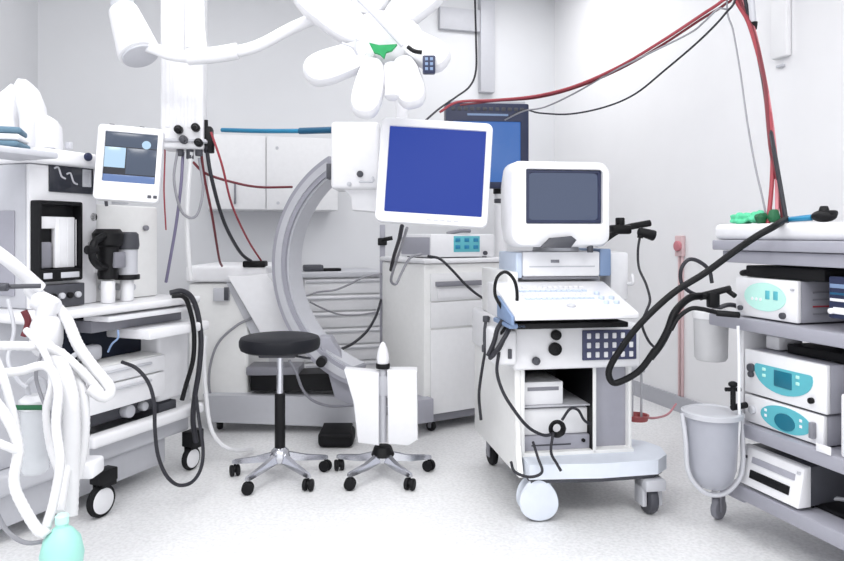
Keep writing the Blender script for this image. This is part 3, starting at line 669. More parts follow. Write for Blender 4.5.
# left side hook rail
mb = MB(); a, b = US.w(486, 320, 3.35), US.w(485, 348, 3.35)
mb.tube([a+Vector((.04, 0, 0)), a, b, b+Vector((.04, 0, 0))], .008, 8, 3); mb.cyl(a+Vector((0, 0, -.01)), a+Vector((0, 0, .02)), .016, n=12, bev=.004); mb.cyl(b+Vector((0, 0, -.02)), b+Vector((0, 0, .015)), .016, n=12, bev=.004); mb.build('hook_rail', DGREY, US)
# side panel of rear body up to the monitor
mb = MB(); mb.box(-.03, .02, .12, .6, zc, zc+.22, .01); mb.build('side_cover', WARM, US)
# devices in the open bay
SH = US.hit(556, 406, .02).z
mb = MB(); mb.box(.0145, xr-.001, .03, .455, SH-.006, SH, .001); mb.build('bay_shelf', LGREY, US)
DP = T('bay_printer', 'small white box on the shelf in the open bay of the ultrasound machine', 'printer', US.M @ Vector((.0, .0, SH+.0005)), R(9))
a, b, c1, d1 = US.rect((523, 382, 563, 405), .05)
mb = MB(); mb.box(a+.004, b, .05, .36, 0, d1-SH, .004); mb.build('body', WHITE, DP)
mb = MB(); mb.box(a+.02, b-.02, .047, .0505, (d1-SH)*.62, (d1-SH)*.78, .001); mb.build('slot', MGREY, DP)
DQ = T('bay_recorder', 'wide white recorder below the small box in the ultrasound bay', 'recorder', US.M @ Vector((0, 0, zb+.0125)), R(9))
a, b, c1, d1 = US.rect((523, 411, 592, 434), .05)
mb = MB(); mb.box(.018, xr-.005, .05, .4, c1-zb-.012, SH-zb-.03, .004); mb.build('body', CREAM, DQ)
mb = MB(); mb.box(.016, xr-.003, .03, .42, 0, c1-zb-.014, .003); lw_ = mb.build('lower_unit', LAV, DQ)
p = US.hit(583, 440, .03); mb = MB(); mb.cyl((p.x, .02, p.z-zb-.012), (p.x, .032, p.z-zb-.012), .008, n=12); mb.build('knob', BLACK, lw_)
mb = MB(); mb.box(.05, xr-.09, .027, .031, .02, .026, .001); mb.build('slot', DGREY, lw_)
p = US.w(556, 427, 3.03); c0 = US.M @ p
mb = MB()
for k in range(4):
    rr = .034-.004*k; mb.tube([c0+Vector((rr*math.cos(t*.7), .004*k-.03+.004*math.sin(t), rr*math.sin(t*.7))) for t in range(10)], .005, 6)
solo('coiled_lead', 'small coil of black lead hanging in front of the white recorder', 'cable', mb, BLACK)

# ---------------------------------------------------------------- endoscopy tower on the right
TW = T('equipment_trolley', 'grey metal trolley with four shelves of devices along the right side', 'trolley', (1.211, 2.925, 0), RZR)
LEN = 1.25; DEP = .56
def shelf(px, y0, y1, x0, name, m, lip=True, off=0):
    z1 = TW.hit(px, y0, off).z; z0 = TW.hit(px, y1, off).z
    mb = MB(); mb.box(x0, LEN, off, DEP, z0, z1, .006); return mb.build(name, m, TW), z1
s1, Z1 = shelf(722, 240, 250, .0, 'top_shelf', LAV)
mb = MB(); zz = TW.hit(722, 262, .02).z; mb.box(.04, LEN, .02, DEP-.02, zz, TW.hit(722, 250.5, .02).z, .004); mb.build('top_shelf_apron', LAV, TW)
mb = MB(); zt = TW.hit(722, 224, .0).z; mb.box(-.03, LEN, .03, DEP, Z1, zt, .022, seg=4); mb.build('top_cover', ENAMEL, TW)
s2, Z2 = shelf(722, 315, 327, -.02, 'shelf', LAV)
s3, Z3 = shelf(735, 421, 434, .12, 'shelf', LAV)
s4, Z4 = shelf(735, 483, 497, .12, 'bottom_shelf', LAV)
mb = MB(); mb.box(.1, LEN, DEP, DEP+.02, .17, zt-.02, .004); mb.build('back_panel', LAV, TW)
mb = MB(); q = TW.hit(733, 400, .02); mb.box(.115, .15, .47, .55, .17, zz, .006); mb.build('rear_post', WHITE, TW)
mb = MB(); mb.box(.1, .125, .05, .3, Z3+.02, Z2-.03, .006); mb.build('end_panel', WHITE, TW)
castor(TW, (-.02, .05), .045, .03, R(20), tyre=MGREY, topz=.15)
mb = MB(); mb.box(-.05, .16, .02, .3, .135, .15, .006); mb.box(.121, .16, .02, .3, .15, .2, .004); mb.build('castor_arm', LAV, TW)
castor(TW, (LEN-.1, .1), .05, .03, R(20), topz=.17); castor(TW, (LEN-.1, DEP-.08), .05, .03, R(20), topz=.17); castor(TW, (.2, DEP-.06), .05, .03, R(20), topz=.17)

def device(name, label, r, y, depth, zbase, zp, m=WHITE, side=LAV, cat='medical device'):
    """front panel from a pixel rect (its left edge at column zp), case behind, standing on zbase"""
    t = T(name, label, cat, TW.M @ Vector((0, 0, zbase+.0005)), RZR)
    x0, x1 = TW.hit(r[0], r[1], y).x, TW.hit(r[2], r[1], y).x
    z1 = TW.hit(zp, r[1], y).z-zbase; z0 = max(.006, TW.hit(zp, r[3], y).z-zbase)
    mb = MB(); mb.box(x0, x1, y+.02, y+depth, z0, z1, .004); mb.build('case', side, t)  # default lavender grey puts the near side's shade into the case colour
    mb = MB(); mb.box(x0-.002, x1+.002, y, y+.02, z0, z1+.002, .005); f = mb.build('front_panel', m, t)
    for x in (x0+.04, x1-.04):
        for yy in (y+.05, y+depth-.05):
            mb = MB(); mb.cyl((x, yy, 0), (x, yy, z0+.002), .012, n=10); mb.build('foot', BLACK, t)
    t.f = f; t.x0, t.x1, t.z0, t.z1, t.y = x0, x1, z0, z1, y
    def fx(u): return x0+(x1-x0)*u
    def fz(v): return z0+(z1-z0)*v
    t.fx, t.fz = fx, fz
    return t
def oval(t, u, v, a, b, m, name, dy=.003, par=None, half=False):
    out = ellipse(t.fx(u), t.fz(v), a*(t.x1-t.x0), b*(t.z1-t.z0), 32)
    if half:
        cz = t.fz(v)+b*(t.z1-t.z0)*.25; out = [(x, min(z, cz)) for x, z in out]
    mb = MB(); mb.plate(out, t.y-dy, t.y+.002); return mb.build(name, m, par or t.f)
def knobs(t, lst):
    for u, v, r, m in lst:
        mb = MB(); mb.cyl((t.fx(u), t.y-.014, t.fz(v)), (t.fx(u), t.y+.002, t.fz(v)), r, n=18, bev=.003); mb.build('knob', m, t)
# A: mint oval device
A = device('insufflator', 'white device with pale mint oval display on the second trolley shelf', (736, 277, 797, 318), .03, .4, Z2, 736)
ov = oval(A, .5, .55, .34, .36, MINT, 'display_label')
for i in range(2):
    mb = MB(); mb.box(A.fx(.55+i*.13)-.01, A.fx(.55+i*.13)+.012, A.y-.005, A.y, A.fz(.5), A.fz(.72), .002); mb.build('digit_window', CYAN, ov)
mb = MB()
for i in range(3): mb.cyl((A.fx(.3+i*.07), A.y-.005, A.fz(.48)), (A.fx(.3+i*.07), A.y, A.fz(.48)), .006, n=12)
mb.build('buttons', WHITE, ov)
knobs(A, [(.8, .14, .012, DGREY), (.1, .2, .01, DGREY), (.95, .8, .005, LGREY)])
for i in range(4):
    mb = MB(); mb.box(A.x1+.001, A.x1+.004, A.y+.07, A.y+.3, A.fz(.2+i*.17), A.fz(.24+i*.17), .0008); mb.build('vent_slot', MGREY if i != 1 else RED, A)
# black thing on A
mb = MB(); zA = Z2+A.z1+.004; mb.box(A.x0+.03, A.x1+.1, .05, .4, zA, zA+.045, .006)
mb.tube([(A.x0+.05, .06, zA+.02), (A.x0-.02, .08, zA+.01), (A.x0-.05, .2, zA+.008)], .012, 8)
mb.bm.transform(TW.M); solo('video_processor', 'flat black box lying on the mint-display device', 'box', mb, BLACK)
# blue device to the right of A
B0 = device('video_recorder', 'dark blue device with pale strips at the right end of the second shelf', (829, 277, 880, 318), .02, .42, Z2, 829, NAVY, NAVY)
for v, h_, m in ((.74, .1, BLUEGREY), (.42, .07, WHITE), (.58, .05, TEALD)):
    mb = MB(); mb.box(B0.fx(.03), B0.fx(.95), B0.y-.003, B0.y+.001, B0.fz(v), B0.fz(v+h_), .001); mb.build('display_strip', m, B0.f)
mb = MB(); mb.box(B0.fx(.1), B0.fx(.5), B0.y-.004, B0.y+.001, B0.fz(.12), B0.fz(.28), .001); mb.build('label_strip', WHITE, B0.f)
knobs(B0, [(.08, .18, .01, WHITE)])
# C: lower slim device first (rests on shelf 3), then B on top of it
C_ = device('light_source', 'slim white device with cyan display at the bottom of the third-shelf pair', (745, 394, 823, 424), .03, .4, Z3, 745)
oval(C_, .55, .5, .32, .45, CYAN, 'display_label'); oval(C_, .55, .42, .13, .3, CYAND, 'display', .005)
knobs(C_, [(.12, .5, .016, LGREY), (.12, .5, .01, WHITE)])
mb = MB(); mb.box(C_.fx(.88), C_.fx(.93), C_.y-.02, C_.y, C_.fz(.2), C_.fz(.75), .004); mb.build('socket_cover', MGREY, C_)
for i in range(2):
    for s_ in (0, 1):
        mb = MB(); mb.box(C_.fx(.3+.45*s_)-.006, C_.fx(.3+.45*s_)+.006, C_.y-.0045, C_.y, C_.fz(.4+.2*i), C_.fz(.5+.2*i), .001); mb.build('button', WHITE, C_)
zB = Z3+C_.z1+.004
B = device('camera_controller', 'tall white device with cyan half-oval display on the third-shelf pair', (745, 349, 826, 392), .03, .4, zB, 745)
ov = oval(B, .5, .62, .36, .46, CYAN, 'display_label', half=True); mb = MB(); mb.box(B.fx(.4), B.fx(.62), B.y-.006, B.y, B.fz(.32), B.fz(.68), .004); mb.build('display', CYAND, ov)
for s_ in (0, 1):
    for i in range(2):
        mb = MB(); mb.box(B.fx(.27+.42*s_)-.008, B.fx(.27+.42*s_)+.008, B.y-.006, B.y, B.fz(.46+.14*i), B.fz(.53+.14*i), .002); mb.build('button', MINT, ov)
knobs(B, [(.1, .6, .017, DGREY), (.1, .45, .012, DGREY), (.85, .22, .011, BLACK)])
mb = MB(); zz2 = zB+B.z1+.004; mb.box(B.x0+.14, B.x1+.25, .1, .5, zz2, zz2+.035, .005); mb.bm.transform(TW.M); solo('flat_tray', 'flat black tray lying on the tall cyan-display device', 'tray', mb, BLACK)
mb = MB(); mb.box(B.x0+.03, B.x0+.1, .1, .22, zz2, zz2+.055, .01); mb.bm.transform(TW.M); solo('small_box', 'small white box behind the front edge on top of the tall cyan-display device', 'box', mb, WHITE)
mb = MB(); q = TW.hit(840, 395, .01); mb.box(q.x, q.x+.2, .01, .35, Z3+.001, TW.hit(840, 393, .01).z, .01); mb.bm.transform(TW.M); solo('white_case', 'white case at the right frame edge on the third shelf', 'box', mb, WHITE)
# label on shelf edge
mb = MB(); p = TW.hit(824, 449, 0); mb.box(p.x-.03, p.x+.03, -.004, .0, p.z-.014, p.z+.014, .001); mb.build('edge_label', WHITE, s3)
# bottom device
V = T('slide_printer', 'white slotted printer with dark grey case on the bottom trolley shelf', 'printer', TW.M @ Vector((0, 0, Z4+.0005)), RZR)
vx0, vx1 = TW.hit(737, 460, .0).x, TW.hit(797, 460, .0).x
h1 = TW.hit(737, 443, .04).z-Z4
mb = MB(); mb.box(vx0+.005, vx1, .05, .5, .012, h1+.01, .006); mb.build('case', DGREY, V)
mb = MB(); mb.xprism([(-.0, .012), (.03, h1+.006), (.06, h1+.012), (.06, .012)], vx0-.002, vx1+.004, bev=.004); f = mb.build('front_panel', WHITE, V)
Mf = Matrix.Rotation(-math.atan2(.03, h1-.006), 4, 'X')
def vbox(nm, u0, u1, v0, v1, m, par, th=.004):
    mb = MB(); mb.box(vx0+(vx1-vx0)*u0, vx0+(vx1-vx0)*u1, -th, .002, h1*v0, h1*v1, .0015, M=Matrix.Translation((0, 0, .012)) @ Mf); return mb.build(nm, m, par)
vbox('upper_slot', .2, .9, .62, .78, LAV, f); vbox('lower_slot', .2, .85, .22, .44, BLACK, f); vbox('button', .05, .11, .68, .76, DGREY, f); vbox('button', .92, .97, .8, .87, LGREY, f)
for x in (vx0+.03, vx1-.03):
    for y in (.09, .45): mb = MB(); mb.cyl((x, y, 0), (x, y, .014), .014, n=10); mb.build('foot', BLACK, V)
mb = MB(); p = TW.hit(802, 492, .1); mb.box(p.x+.02, p.x+.32, .1, .4, Z4+.001, Z4+.02, .006); mb.bm.transform(TW.M); solo('black_mat', 'flat black case lying right of the slotted printer on the bottom shelf', 'case', mb, BLACK)
mb = MB(); mb.tube([(p.x+.05, .14, Z4+.028), (p.x+.1, .2, Z4+.03), (p.x+.16, .16, Z4+.03), (p.x+.2, .24, Z4+.03), (p.x+.12, .26, Z4+.032)], .008, 8); mb.bm.transform(TW.M); solo('coiled_lead', 'grey lead lying on the flat black case on the bottom shelf', 'cable', mb, LGREY)
# things on top
ztop2 = zt+.001
p = TW.hit(746, 229, .12)
mb = MB(); rnd = random.Random(3)
mb.blob((p.x-.03, .13, ztop2+.022), .05, .04, .022, wob=.3, seed=1); mb.blob((p.x+.04, .15, ztop2+.024), .045, .045, .024, wob=.3, seed=4)
mb.bm.transform(TW.M); solo('green_mask', 'crumpled pale green cloth mask lying on top of the trolley', 'mask', mb, mat('pale_green_cloth', (96, 204, 158), .8, bump=.4, var=.15))
mb = MB(); mb.blob((p.x+.1, .11, ztop2+.022), .022, .03, .022, wob=.15, seed=2); mb.blob((p.x+.14, .13, ztop2+.028), .018, .026, .028, wob=.1, seed=6); mb.bm.transform(TW.M); solo('green_fitting', 'dark green fitting beside the pale green mask on the trolley top', 'fitting', mb, GREEND)
CH = T('endoscope_camera', 'black camera head with teal collar on the trolley top at right', 'camera head', TW.M @ Vector((TW.hit(824, 225, .1).x, .1, ztop2)), RZR)
mb = MB(); mb.blob((0, 0, .022), .05, .03, .022); mb.cyl((.0, 0, .03), (.0, 0, .058), .02, .014, n=16, bev=.004); mb.box(-.02, .05, -.015, .015, .02, .042, .008); mb.build('body', BLACK, CH)
mb = MB(); mb.cyl((-.05, 0, .018), (-.16, -.01, .012), .012, .01, n=14, bev=.003); mb.build('collar', TEAL, CH)
# bin, its bracket, and the hanging canister
BN = T('waste_bucket', 'translucent grey tapered bucket hanging at the left end of the trolley', 'bucket', (at(712, 490, 2.77).x, 2.77, 0), 0)
rz = BN.w(0, 413, 2.77).z; bz = BN.w(0, 486, 2.77).z
mb = MB(); mb.lathe([(.003, bz), (.05, bz), (.075, bz+.025), (.09, bz+.075), (.1, rz-.04), (.104, rz), (.098, rz), (.094, rz-.04), (.084, bz+.078), (.069, bz+.032), (.046, bz+.008), (.003, bz+.008)], n=36); bk = mb.build('bucket', BIN, BN)
mb = MB(); mb.lathe([(.1, rz-.012), (.114, rz-.01), (.116, rz+.008), (.106, rz+.012), (.1, rz+.006)], n=36); mb.build('rim', LGREY, bk)
mb = MB(); mb.tube([(-.118, 0, rz), (-.112, -.02, rz-.1), (-.103, -.03, bz+.06), (-.04, -.035, bz-.014), (.04, -.035, bz-.014), (.103, -.03, bz+.06), (.112, -.02, rz-.1), (.118, 0, rz)], .009, 10); mb.build('wire_bracket', LGREY, BN)
HC = T('suction_canister', 'pale suction canister hanging beside the second trolley shelf', 'canister', at(711, 360, 3.05), 0)
hh_ = HC.w(0, 318, 3.05).z
mb = MB(); mb.lathe([(.003, 0), (.06, 0), (.068, .012), (.072, hh_), (.003, hh_)], n=32); mb.build('jar', mat('milky_plastic', (214, 214, 216), .4, alpha=.85), HC)
mb = MB(); mb.lathe([(.076, hh_+.0005), (.076, hh_+.03), (.06, hh_+.04), (.003, hh_+.04)], n=32); mb.build('lid', CREAM, HC)
mb = MB(); mb.tube([(.0, .0, hh_+.03), (.06, -.03, hh_+.06), (.12, -.02, hh_+.05)], .01, 8); mb.build('spout', DGREY, HC)
# valve between bucket and devices
mb = MB(); a = at(733, 392, 2.72); mb.cyl(a+Vector((-.03, 0, .01)), a+Vector((.03, 0, .01)), .008, n=10); mb.cyl(a+Vector((0, 0, -.05)), a+Vector((0, 0, .03)), .01, n=12); mb.cyl(a+Vector((-.005, -.005, -.06)), a+Vector((.06, .02, -.055)), .012, n=12); mb.blob(a+Vector((0, 0, .03)), .018, .018, .012); solo('tap_fitting', 'small black tap at the end of the third trolley shelf', 'tap', mb, BLACK)

# wall socket and conduit on right wall
CO = T('wall_socket', 'pinkish wall socket with conduit on the right wall between the machines', 'socket', CORN, RZR)
p = CO.hit(682, 246, 0); mb = MB(); mb.box(p.x-.04, p.x+.04, -.03, -.001, p.z-.07, p.z+.07, .006); mb.build('back_plate', PINK, CO)
mb = MB(); mb.cyl((p.x+.005, -.05, p.z), (p.x+.005, -.029, p.z), .035, n=20, bev=.005); mb.build('socket', PINKC, CO)
mb = MB(); mb.box(p.x-.02, p.x-.005, -.02, -.001, .112, p.z-.071, .003); mb.box(p.x+.012, p.x+.024, -.02, -.001, .112, p.z-.071, .003); mb.build('conduit', PINK, CO)

# ---------------------------------------------------------------- anaesthesia machine on the left
AN = T('anaesthesia_machine', 'large white anaesthesia machine with tilted monitor, black vaporizers and drawers at left', 'anaesthesia machine', (-1.38, 3.0, 0), R(67))
def ax(px, y=0.): return AN.hit(px, 300, y).x
def az(py, px=88, y=0.): return AN.hit(px, py, y).z
# running gear
mb = MB(); mb.box(-.45, .62, .06, .6, .2, .285, .015, seg=3); mb.build('chassis', LGREY, AN)
mb = MB(); mb.box(-.05, .64, -.02, .05, az(444, 108), az(432, 108), .015, seg=3); mb.build('front_rail', WHITE, AN)
mb = MB(); mb.box(-.4, .5, .1, .56, .06, .199, .02); mb.build('foot_box', LGREY, AN)
def big_castor(c, r, wd=.03):
    x, y = c
    mb = MB(); mb.cyl((x, y-wd*.5, r), (x, y+wd*.5, r), r, n=32, bev=.012); w = mb.build('castor_tyre', RUBBER, AN)
    mb = MB(); mb.cyl((x, y-wd*.56, r), (x, y+wd*.56, r), r*.78, n=32, bev=.004); mb.build('wheel_disc', ENAMEL, w)
    mb = MB(); mb.box(x-.02, x+.06, y-wd*.95, y-wd*.6, r*1.8, .2, .004); mb.box(x-.02, x+.06, y+wd*.6, y+wd*.95, r, .2, .004); mb.box(x-.035, x+.065, y-wd, y+wd, r*2.05, .2, .006); mb.build('castor_fork', BLACK, w)
P_ = AN.I @ Vector((at(101, 517, 2.98).x, 2.98, 0)); big_castor((P_.x, P_.y), .07)
P_ = AN.I @ Vector((at(194, 470, 3.57).x, 3.57, 0)); big_castor((P_.x, P_.y+.02), .06)
big_castor((P_.x-.05, .5), .07); big_castor((-.38, .5), .07)
# lower drawers
x0, x1 = ax(85), ax(166)
zd0, zd1 = az(418), az(370)
mb = MB(); mb.box(x0, x1, .02, .55, zd0, zd1, .006); mb.build('drawer_block', WARM, AN)
zm = (zd0+zd1)/2+.02
for a, b in ((zd0+.004, zm-.003), (zm+.003, zd1-.004)):
    mb = MB(); mb.box(x0+.004, x1-.004, .0, .019, a, b, .006); d = mb.build('drawer', WHITE, AN)
    mb = MB(); mb.box(x0+.1, x1-.1, -.014, -.0005, b-.03, b-.018, .004); mb.build('handle', LGREY, d)
mb = MB(); mb.box(x0-.02, x1+.12, .08, .54, zd0-.07, zd0-.002, .004); mb.build('lower_tray', DGREY, AN)
mb = MB(); q = AN.hit(131, 415, .04); mb.cyl((q.x, .04, zd0-.04), (q.x, .085, zd0-.04), .03, n=20, bev=.006); mb.build('gas_gauge', LGREY, AN); mb = MB(); mb.cyl((q.x+.1, .05, zd0-.04), (q.x+.1, .085, zd0-.04), .022, n=18, bev=.006); mb.build('gas_gauge', LGREY, AN)
mb = MB(); mb.box(x1+.003, ax(197), .05, .5, az(400, 180), az(334, 180), .02, seg=3); mb.build('end_housing', WHITE, AN)
mb = MB(); mb.box(x1+.02, ax(186), .06, .48, .285, az(402, 180), .006); mb.build('end_post', DGREY, AN)
# near body and cavity
mb = MB(); mb.box(-.5, x0-.004, .12, .6, .285, .862, .012); mb.build('near_cabinet', LGREY, AN)
mb = MB(); mb.box(x0-.003, x1+.02, .16, .55, zd1+.002, .862, .004); mb.build('cavity', DNAVY, AN)  # solid block, the recess's darkness put into its navy colour
mb = MB(); mb.box(ax(86, .09), ax(104, .09), .09, .158, zd1+.01, zd1+.08, .02, seg=3); mb.build('absorber_housing', LGREY, AN)
# desk and trays
mb = MB(); mb.box(-.4, .57, -.06, .6, .863, .897, .012, seg=3); mb.build('worktop', ENAMEL, AN)
mb = MB(); mb.box(.0, .56, -.05, .1, .827, .851, .006); mb.box(.02, .54, .02, .1, .851, .8635, .002); mb.build('writing_slide', WHITE, AN)
mb = MB(); mb.box(.0, .55, .05, .159, .775, .826, .003); mb.build('slide_gap_shade', MGREY, AN)  # grey block standing for the shadow between worktop and slide
mb = MB(); mb.box(ax(133), ax(194), -.1, .2, az(338, 140), az(328, 140), .01); mb.build('lower_slide', WHITE, AN)
# upper cabinets
YU = .12
uz0 = .898; xa, xb = AN.hit(29, 250, YU).x, AN.hit(97, 250, YU).x; xc = AN.hit(161, 250, YU).x
ztl = AN.hit(60, 166, YU).z; ztr = AN.hit(120, 205, YU).z
mb = MB(); mb.box(xa, xb, YU+.02, .62, uz0, ztl, .01); mb.build('upper_cabinet', LGREY, AN)
mb = MB(); mb.box(xa, xb-.001, YU, YU+.019, uz0, ztl-.002, .006); fp = mb.build('front_panel', WHITE, AN)
mb = MB(); mb.box(xb+.001, xc, YU+.02, .6, uz0, ztr, .01); rc = mb.build('gas_cabinet', WARM, AN)
mb = MB(); mb.box(xa-.002, xb+.03, YU-.05, .6, ztl+.001, AN.hit(60, 151, YU).z, .015, seg=3); tm = mb.build('top_module', WHITE, AN)
p = AN.hit(87, 157, YU-.05); mb = MB(); mb.cyl((p.x, YU-.065, p.z), (p.x, YU-.049, p.z), .018, n=18, bev=.004); mb.build('knob', NAVY, tm)
p = AN.hit(68, 149, YU); mb = MB(); mb.box(p.x-.01, p.x+.01, .1, .13, p.z-.0, p.z+.03, .004); mb.build('switch', LGREY, tm)
q = AN.rect((50, 161, 94, 193), YU-.01); mb = MB(); mb.box(q[0], q[1], YU-.008, YU+.002, q[2], q[3], .004); dp = mb.build('control_display', S_DARK, fp)
for i in range(3):
    mb = MB(); xx = q[0]+.05+i*.06; zz = (q[2]+q[3])/2+.01*(-1)**i
    if i < 2: mb.tube([(xx-.03, YU-.009, zz+.02), (xx-.01, YU-.009, zz+.025), (xx+.005, YU-.009, zz-.01), (xx+.025, YU-.009, zz-.02)], .004, 6)
    else: mb.bezel((q[1]-.06, q[1]-.015, q[2]+.03, q[3]-.03), (q[1]-.052, q[1]-.023, q[2]+.04, q[3]-.04), YU-.012, .004, .004, .002, .001, .003)
    mb.build('display_mark', LGREY, dp)
q = AN.rect((39, 201, 83, 281), YU-.05)
i0, i1, j0, j1 = q[0]+.012, q[1]-.012, q[2]+.05, q[3]-.015
mb = MB(); mb.bezel(q, (i0, i1, j0, j1), YU-.05, .049, .008, .004, .004, .045); vw = mb.build('ventilator_window', BLACK, fp)
xm = i0+(i1-i0)*.42
mb = MB(); mb.box(xm, i1-.012, YU-.03, YU-.006, j0+.004, j1-.05, .004)
mb.box(i0+.01, xm+.001, YU-.03, YU-.006, j1-.1, j1-.05, .004)  # white band standing for the glow across the window top
for k in range(3): mb.box(xm+.02+k*.04, xm+.023+k*.04, YU-.032, YU-.029, j0+.01, j1-.06, .0005)
mb.build('bellows_and_glow', ENAMEL, vw)
mb = MB(); mb.box(i0+.012, xm-.012, YU-.028, YU-.006, j0+.004, j0+(j1-j0)*.42, .006); mb.build('flow_column', MGREY, vw)
mb = MB(); mb.box(q[0]+.02, q[0]+.06, YU-.053, YU-.049, q[2]+.012, q[2]+.036, .003); mb.box(q[1]-.11, q[1]-.02, YU-.053, YU-.049, q[2]+.012, q[2]+.036, .003); mb.build('window_buttons', LGREY, vw)
q2 = AN.rect((43, 284, 84, 294), YU-.04); mb = MB(); mb.box(q2[0], q2[1], YU-.045, YU-.001, .9, q2[3], .004); cs = mb.build('connector_strip', DGREY, fp)
for i in range(4):
    mb = MB(); xx = q2[0]+.04+i*(q2[1]-q2[0]-.08)/3; mb.cyl((xx, YU-.06, (q2[3]+.9)/2), (xx, YU-.044, (q2[3]+.9)/2), .013, n=14, bev=.003); mb.build('port', LGREY if i % 2 else BLACK, cs)
# vaporizers
def zz_(py, px, y): return AN.hit(px, py, y).z
va = AN.hit(108, 250, .06).x; vb = AN.hit(127, 250, .06).x
za, zb_ = zz_(229, 108, .06), zz_(279, 108, .06)
mb = MB(); mb.lathe([(.003, zb_), (.04, zb_), (.044, zb_+.02), (.04, zb_+.06), (.046, za-.08), (.062, za-.07), (.066, za-.02), (.05, za), (.003, za)], (va, .06, 0), 28); v1 = mb.build('vaporizer', BLACK, AN)
mb = MB(); mb.tube([(va-.05, .03, za-.03), (va-.11, .02, za-.06), (va-.12, .02, za-.12), (va-.08, .03, za-.16), (va-.03, .04, za-.17)], .016, 10); mb.cyl((va-.15, .02, za-.09), (va-.1, .02, za-.09), .02, n=14, bev=.004); mb.build('grip', BLACK, v1)
mb = MB(); mb.box(va-.01, va+.05, .005, .03, zb_+.05, zb_+.12, .004); mb.build('scale_plate', MGREY, v1)
za, zb_ = zz_(232, 127, .06), zz_(279, 127, .06)
mb = MB(); mb.lathe([(.003, zb_), (.052, zb_), (.052, zb_+.02), (.046, zb_+.025), (.046, za-.08), (.003, za-.08)], (vb, .06, 0), 28); v2 = mb.build('vaporizer', LGREY, AN, 'grey vaporizer body')
mb = MB(); mb.lathe([(.003, za-.079), (.05, za-.079), (.054, za-.06), (.05, za-.01), (.04, za), (.003, za)], (vb, .06, 0), 28); mb.build('dial', DGREY, v2)
mb = MB(); mb.cyl((vb, .06, zb_-.002), (vb, .06, zb_+.022), .056, n=28, bev=.004); mb.build('foot_ring', BLACK, v2)
for x in (va, vb): 
    mb = MB(); mb.box(x-.02, x+.02, .06, YU+.021, .93+.1, .93+.16, .004); mb.cyl((x, .06, .898), (x, .06, zb_+.001), .03, n=20, bev=.004); mb.build('vaporizer_mount', WHITE, AN)
for px, py, r in ((92, 217, .022), (146, 228, .013), (88, 244, .014)):
    p = AN.hit(px, py, YU+.01); mb = MB(); mb.cyl((p.x, YU+.0, p.z), (p.x, YU+.021, p.z), r, n=18, bev=.004); mb.build('knob', BLACK if px != 146 else MGREY, rc)
for i in range(3):
    p = AN.hit(104+i*14, 287, YU); mb = MB(); mb.cyl((p.x, YU-.01, p.z), (p.x, YU+.021, p.z), .017, n=18, bev=.004); mb.build('port', LGREY, rc)
# near side panel
mb = MB(); mb.box(xa-.006, xa-.0005, .2, .56, .95, 1.3, .003); mb.build('side_panel', LAV, AN)
# monitor on the machine
mw = Matrix.Translation(at(129.5, 164.5, 2.98)) @ Matrix.Rotation(R(14), 4, 'Z') @ Matrix.Rotation(R(3.5), 4, 'Y') @ Matrix.Rotation(R(-4), 4, 'X')
mb = MB(); mb.bezel((-.13, .13, -.16, .16), (-.1, .11, -.082, .132), -.03, .06, .018, .004, .008, .01, back=(-.09, .1, -.12, .12, .12)); am = mb.build('monitor', ENAMEL, AN, M=AN.I @ mw)
def scr(a, b, c, d, m, nm='screen_area', y=0.):
    mb = MB(); mb.box(a, b, -.0215-y, -.015, c, d, .0005); mb.build(nm, m, am)
scr(-.099, .109, -.081, .131, S_DARK, 'screen'); scr(-.097, .108, .07, .13, S_ANA, y=.001); scr(-.097, -.015, -.02, .066, S_ANC, y=.001); scr(-.011, .107, -.045, .066, S_ANA, y=.0008); scr(-.097, .107, -.08, -.05, S_ANB, y=.001)
mb = MB(); mb.cyl((.065, -.0235, .085), (.065, -.021, .085), .018, n=20); mb.build('screen_marker', S_ANC, am)
mb = MB(); mb.box(.085, .1, -.034, -.029, -.142, -.129, .002); mb.box(.108, .123, -.034, -.029, -.142, -.129, .002); mb.build('buttons', DGREY, am)
mb = MB(); mb.box(-.09, -.07, -.012, .0, .159, .166, .002); mb.box(.03, .05, -.012, .0, .159, .166, .002); mb.build('top_catches', DGREY, am)
mb = MB(); q = AN.w(120, 203, 3.15); mb.cyl((q.x, q.y, ztr-.001), (q.x, q.y, ztr+.1), .035, n=20); mb.box(q.x-.09, q.x+.05, q.y-.05, q.y+.05, ztr+.06, ztr+.14, .01); mb.build('monitor_mount', LGREY, AN)
mb = MB(); a = AN.w(97, 184, 2.95); mb.tube([a, a+Vector((.03, -.01, -.04)), a+Vector((.05, 0, -.09))], .007, 8); mb.build('monitor_lead', DGREY, AN)
# things on top
zt_ = AN.hit(60, 151, YU).z+.001
DR = T('covered_unit', 'tall white curved cover standing on top of the anaesthesia machine', 'cover', AN.M @ Vector((xa+.06, .25, zt_)), R(15))
dd = (DR.M.translation).y
def dq(px, py): p = DR.hit(px, py, 0); return (p.x, max(0., p.z))
mb = MB(); mb.plate([dq(*p) for p in ((46, 153), (45, 128), (42, 105), (35, 88), (28, 81), (20, 80), (16, 86), (18, 105), (22, 125), (23, 153))], -.06, .1, bev=.03); mb.build('cover', FABRIC, DR)
mb = MB(); mb.plate([dq(*p) for p in ((60, 153), (59, 126), (54, 119), (46, 117), (40, 120), (40, 153))], -.09, .08, bev=.02); mb.build('side_lobe', FABRIC, DR)
mb = MB(); mb.plate([dq(*p) for p in ((15, 153), (14, 120), (10, 85), (3, 78), (-12, 90), (-14, 153))], .08, .2, bev=.03); mb.build('rear_lobe', FABRIC, DR)
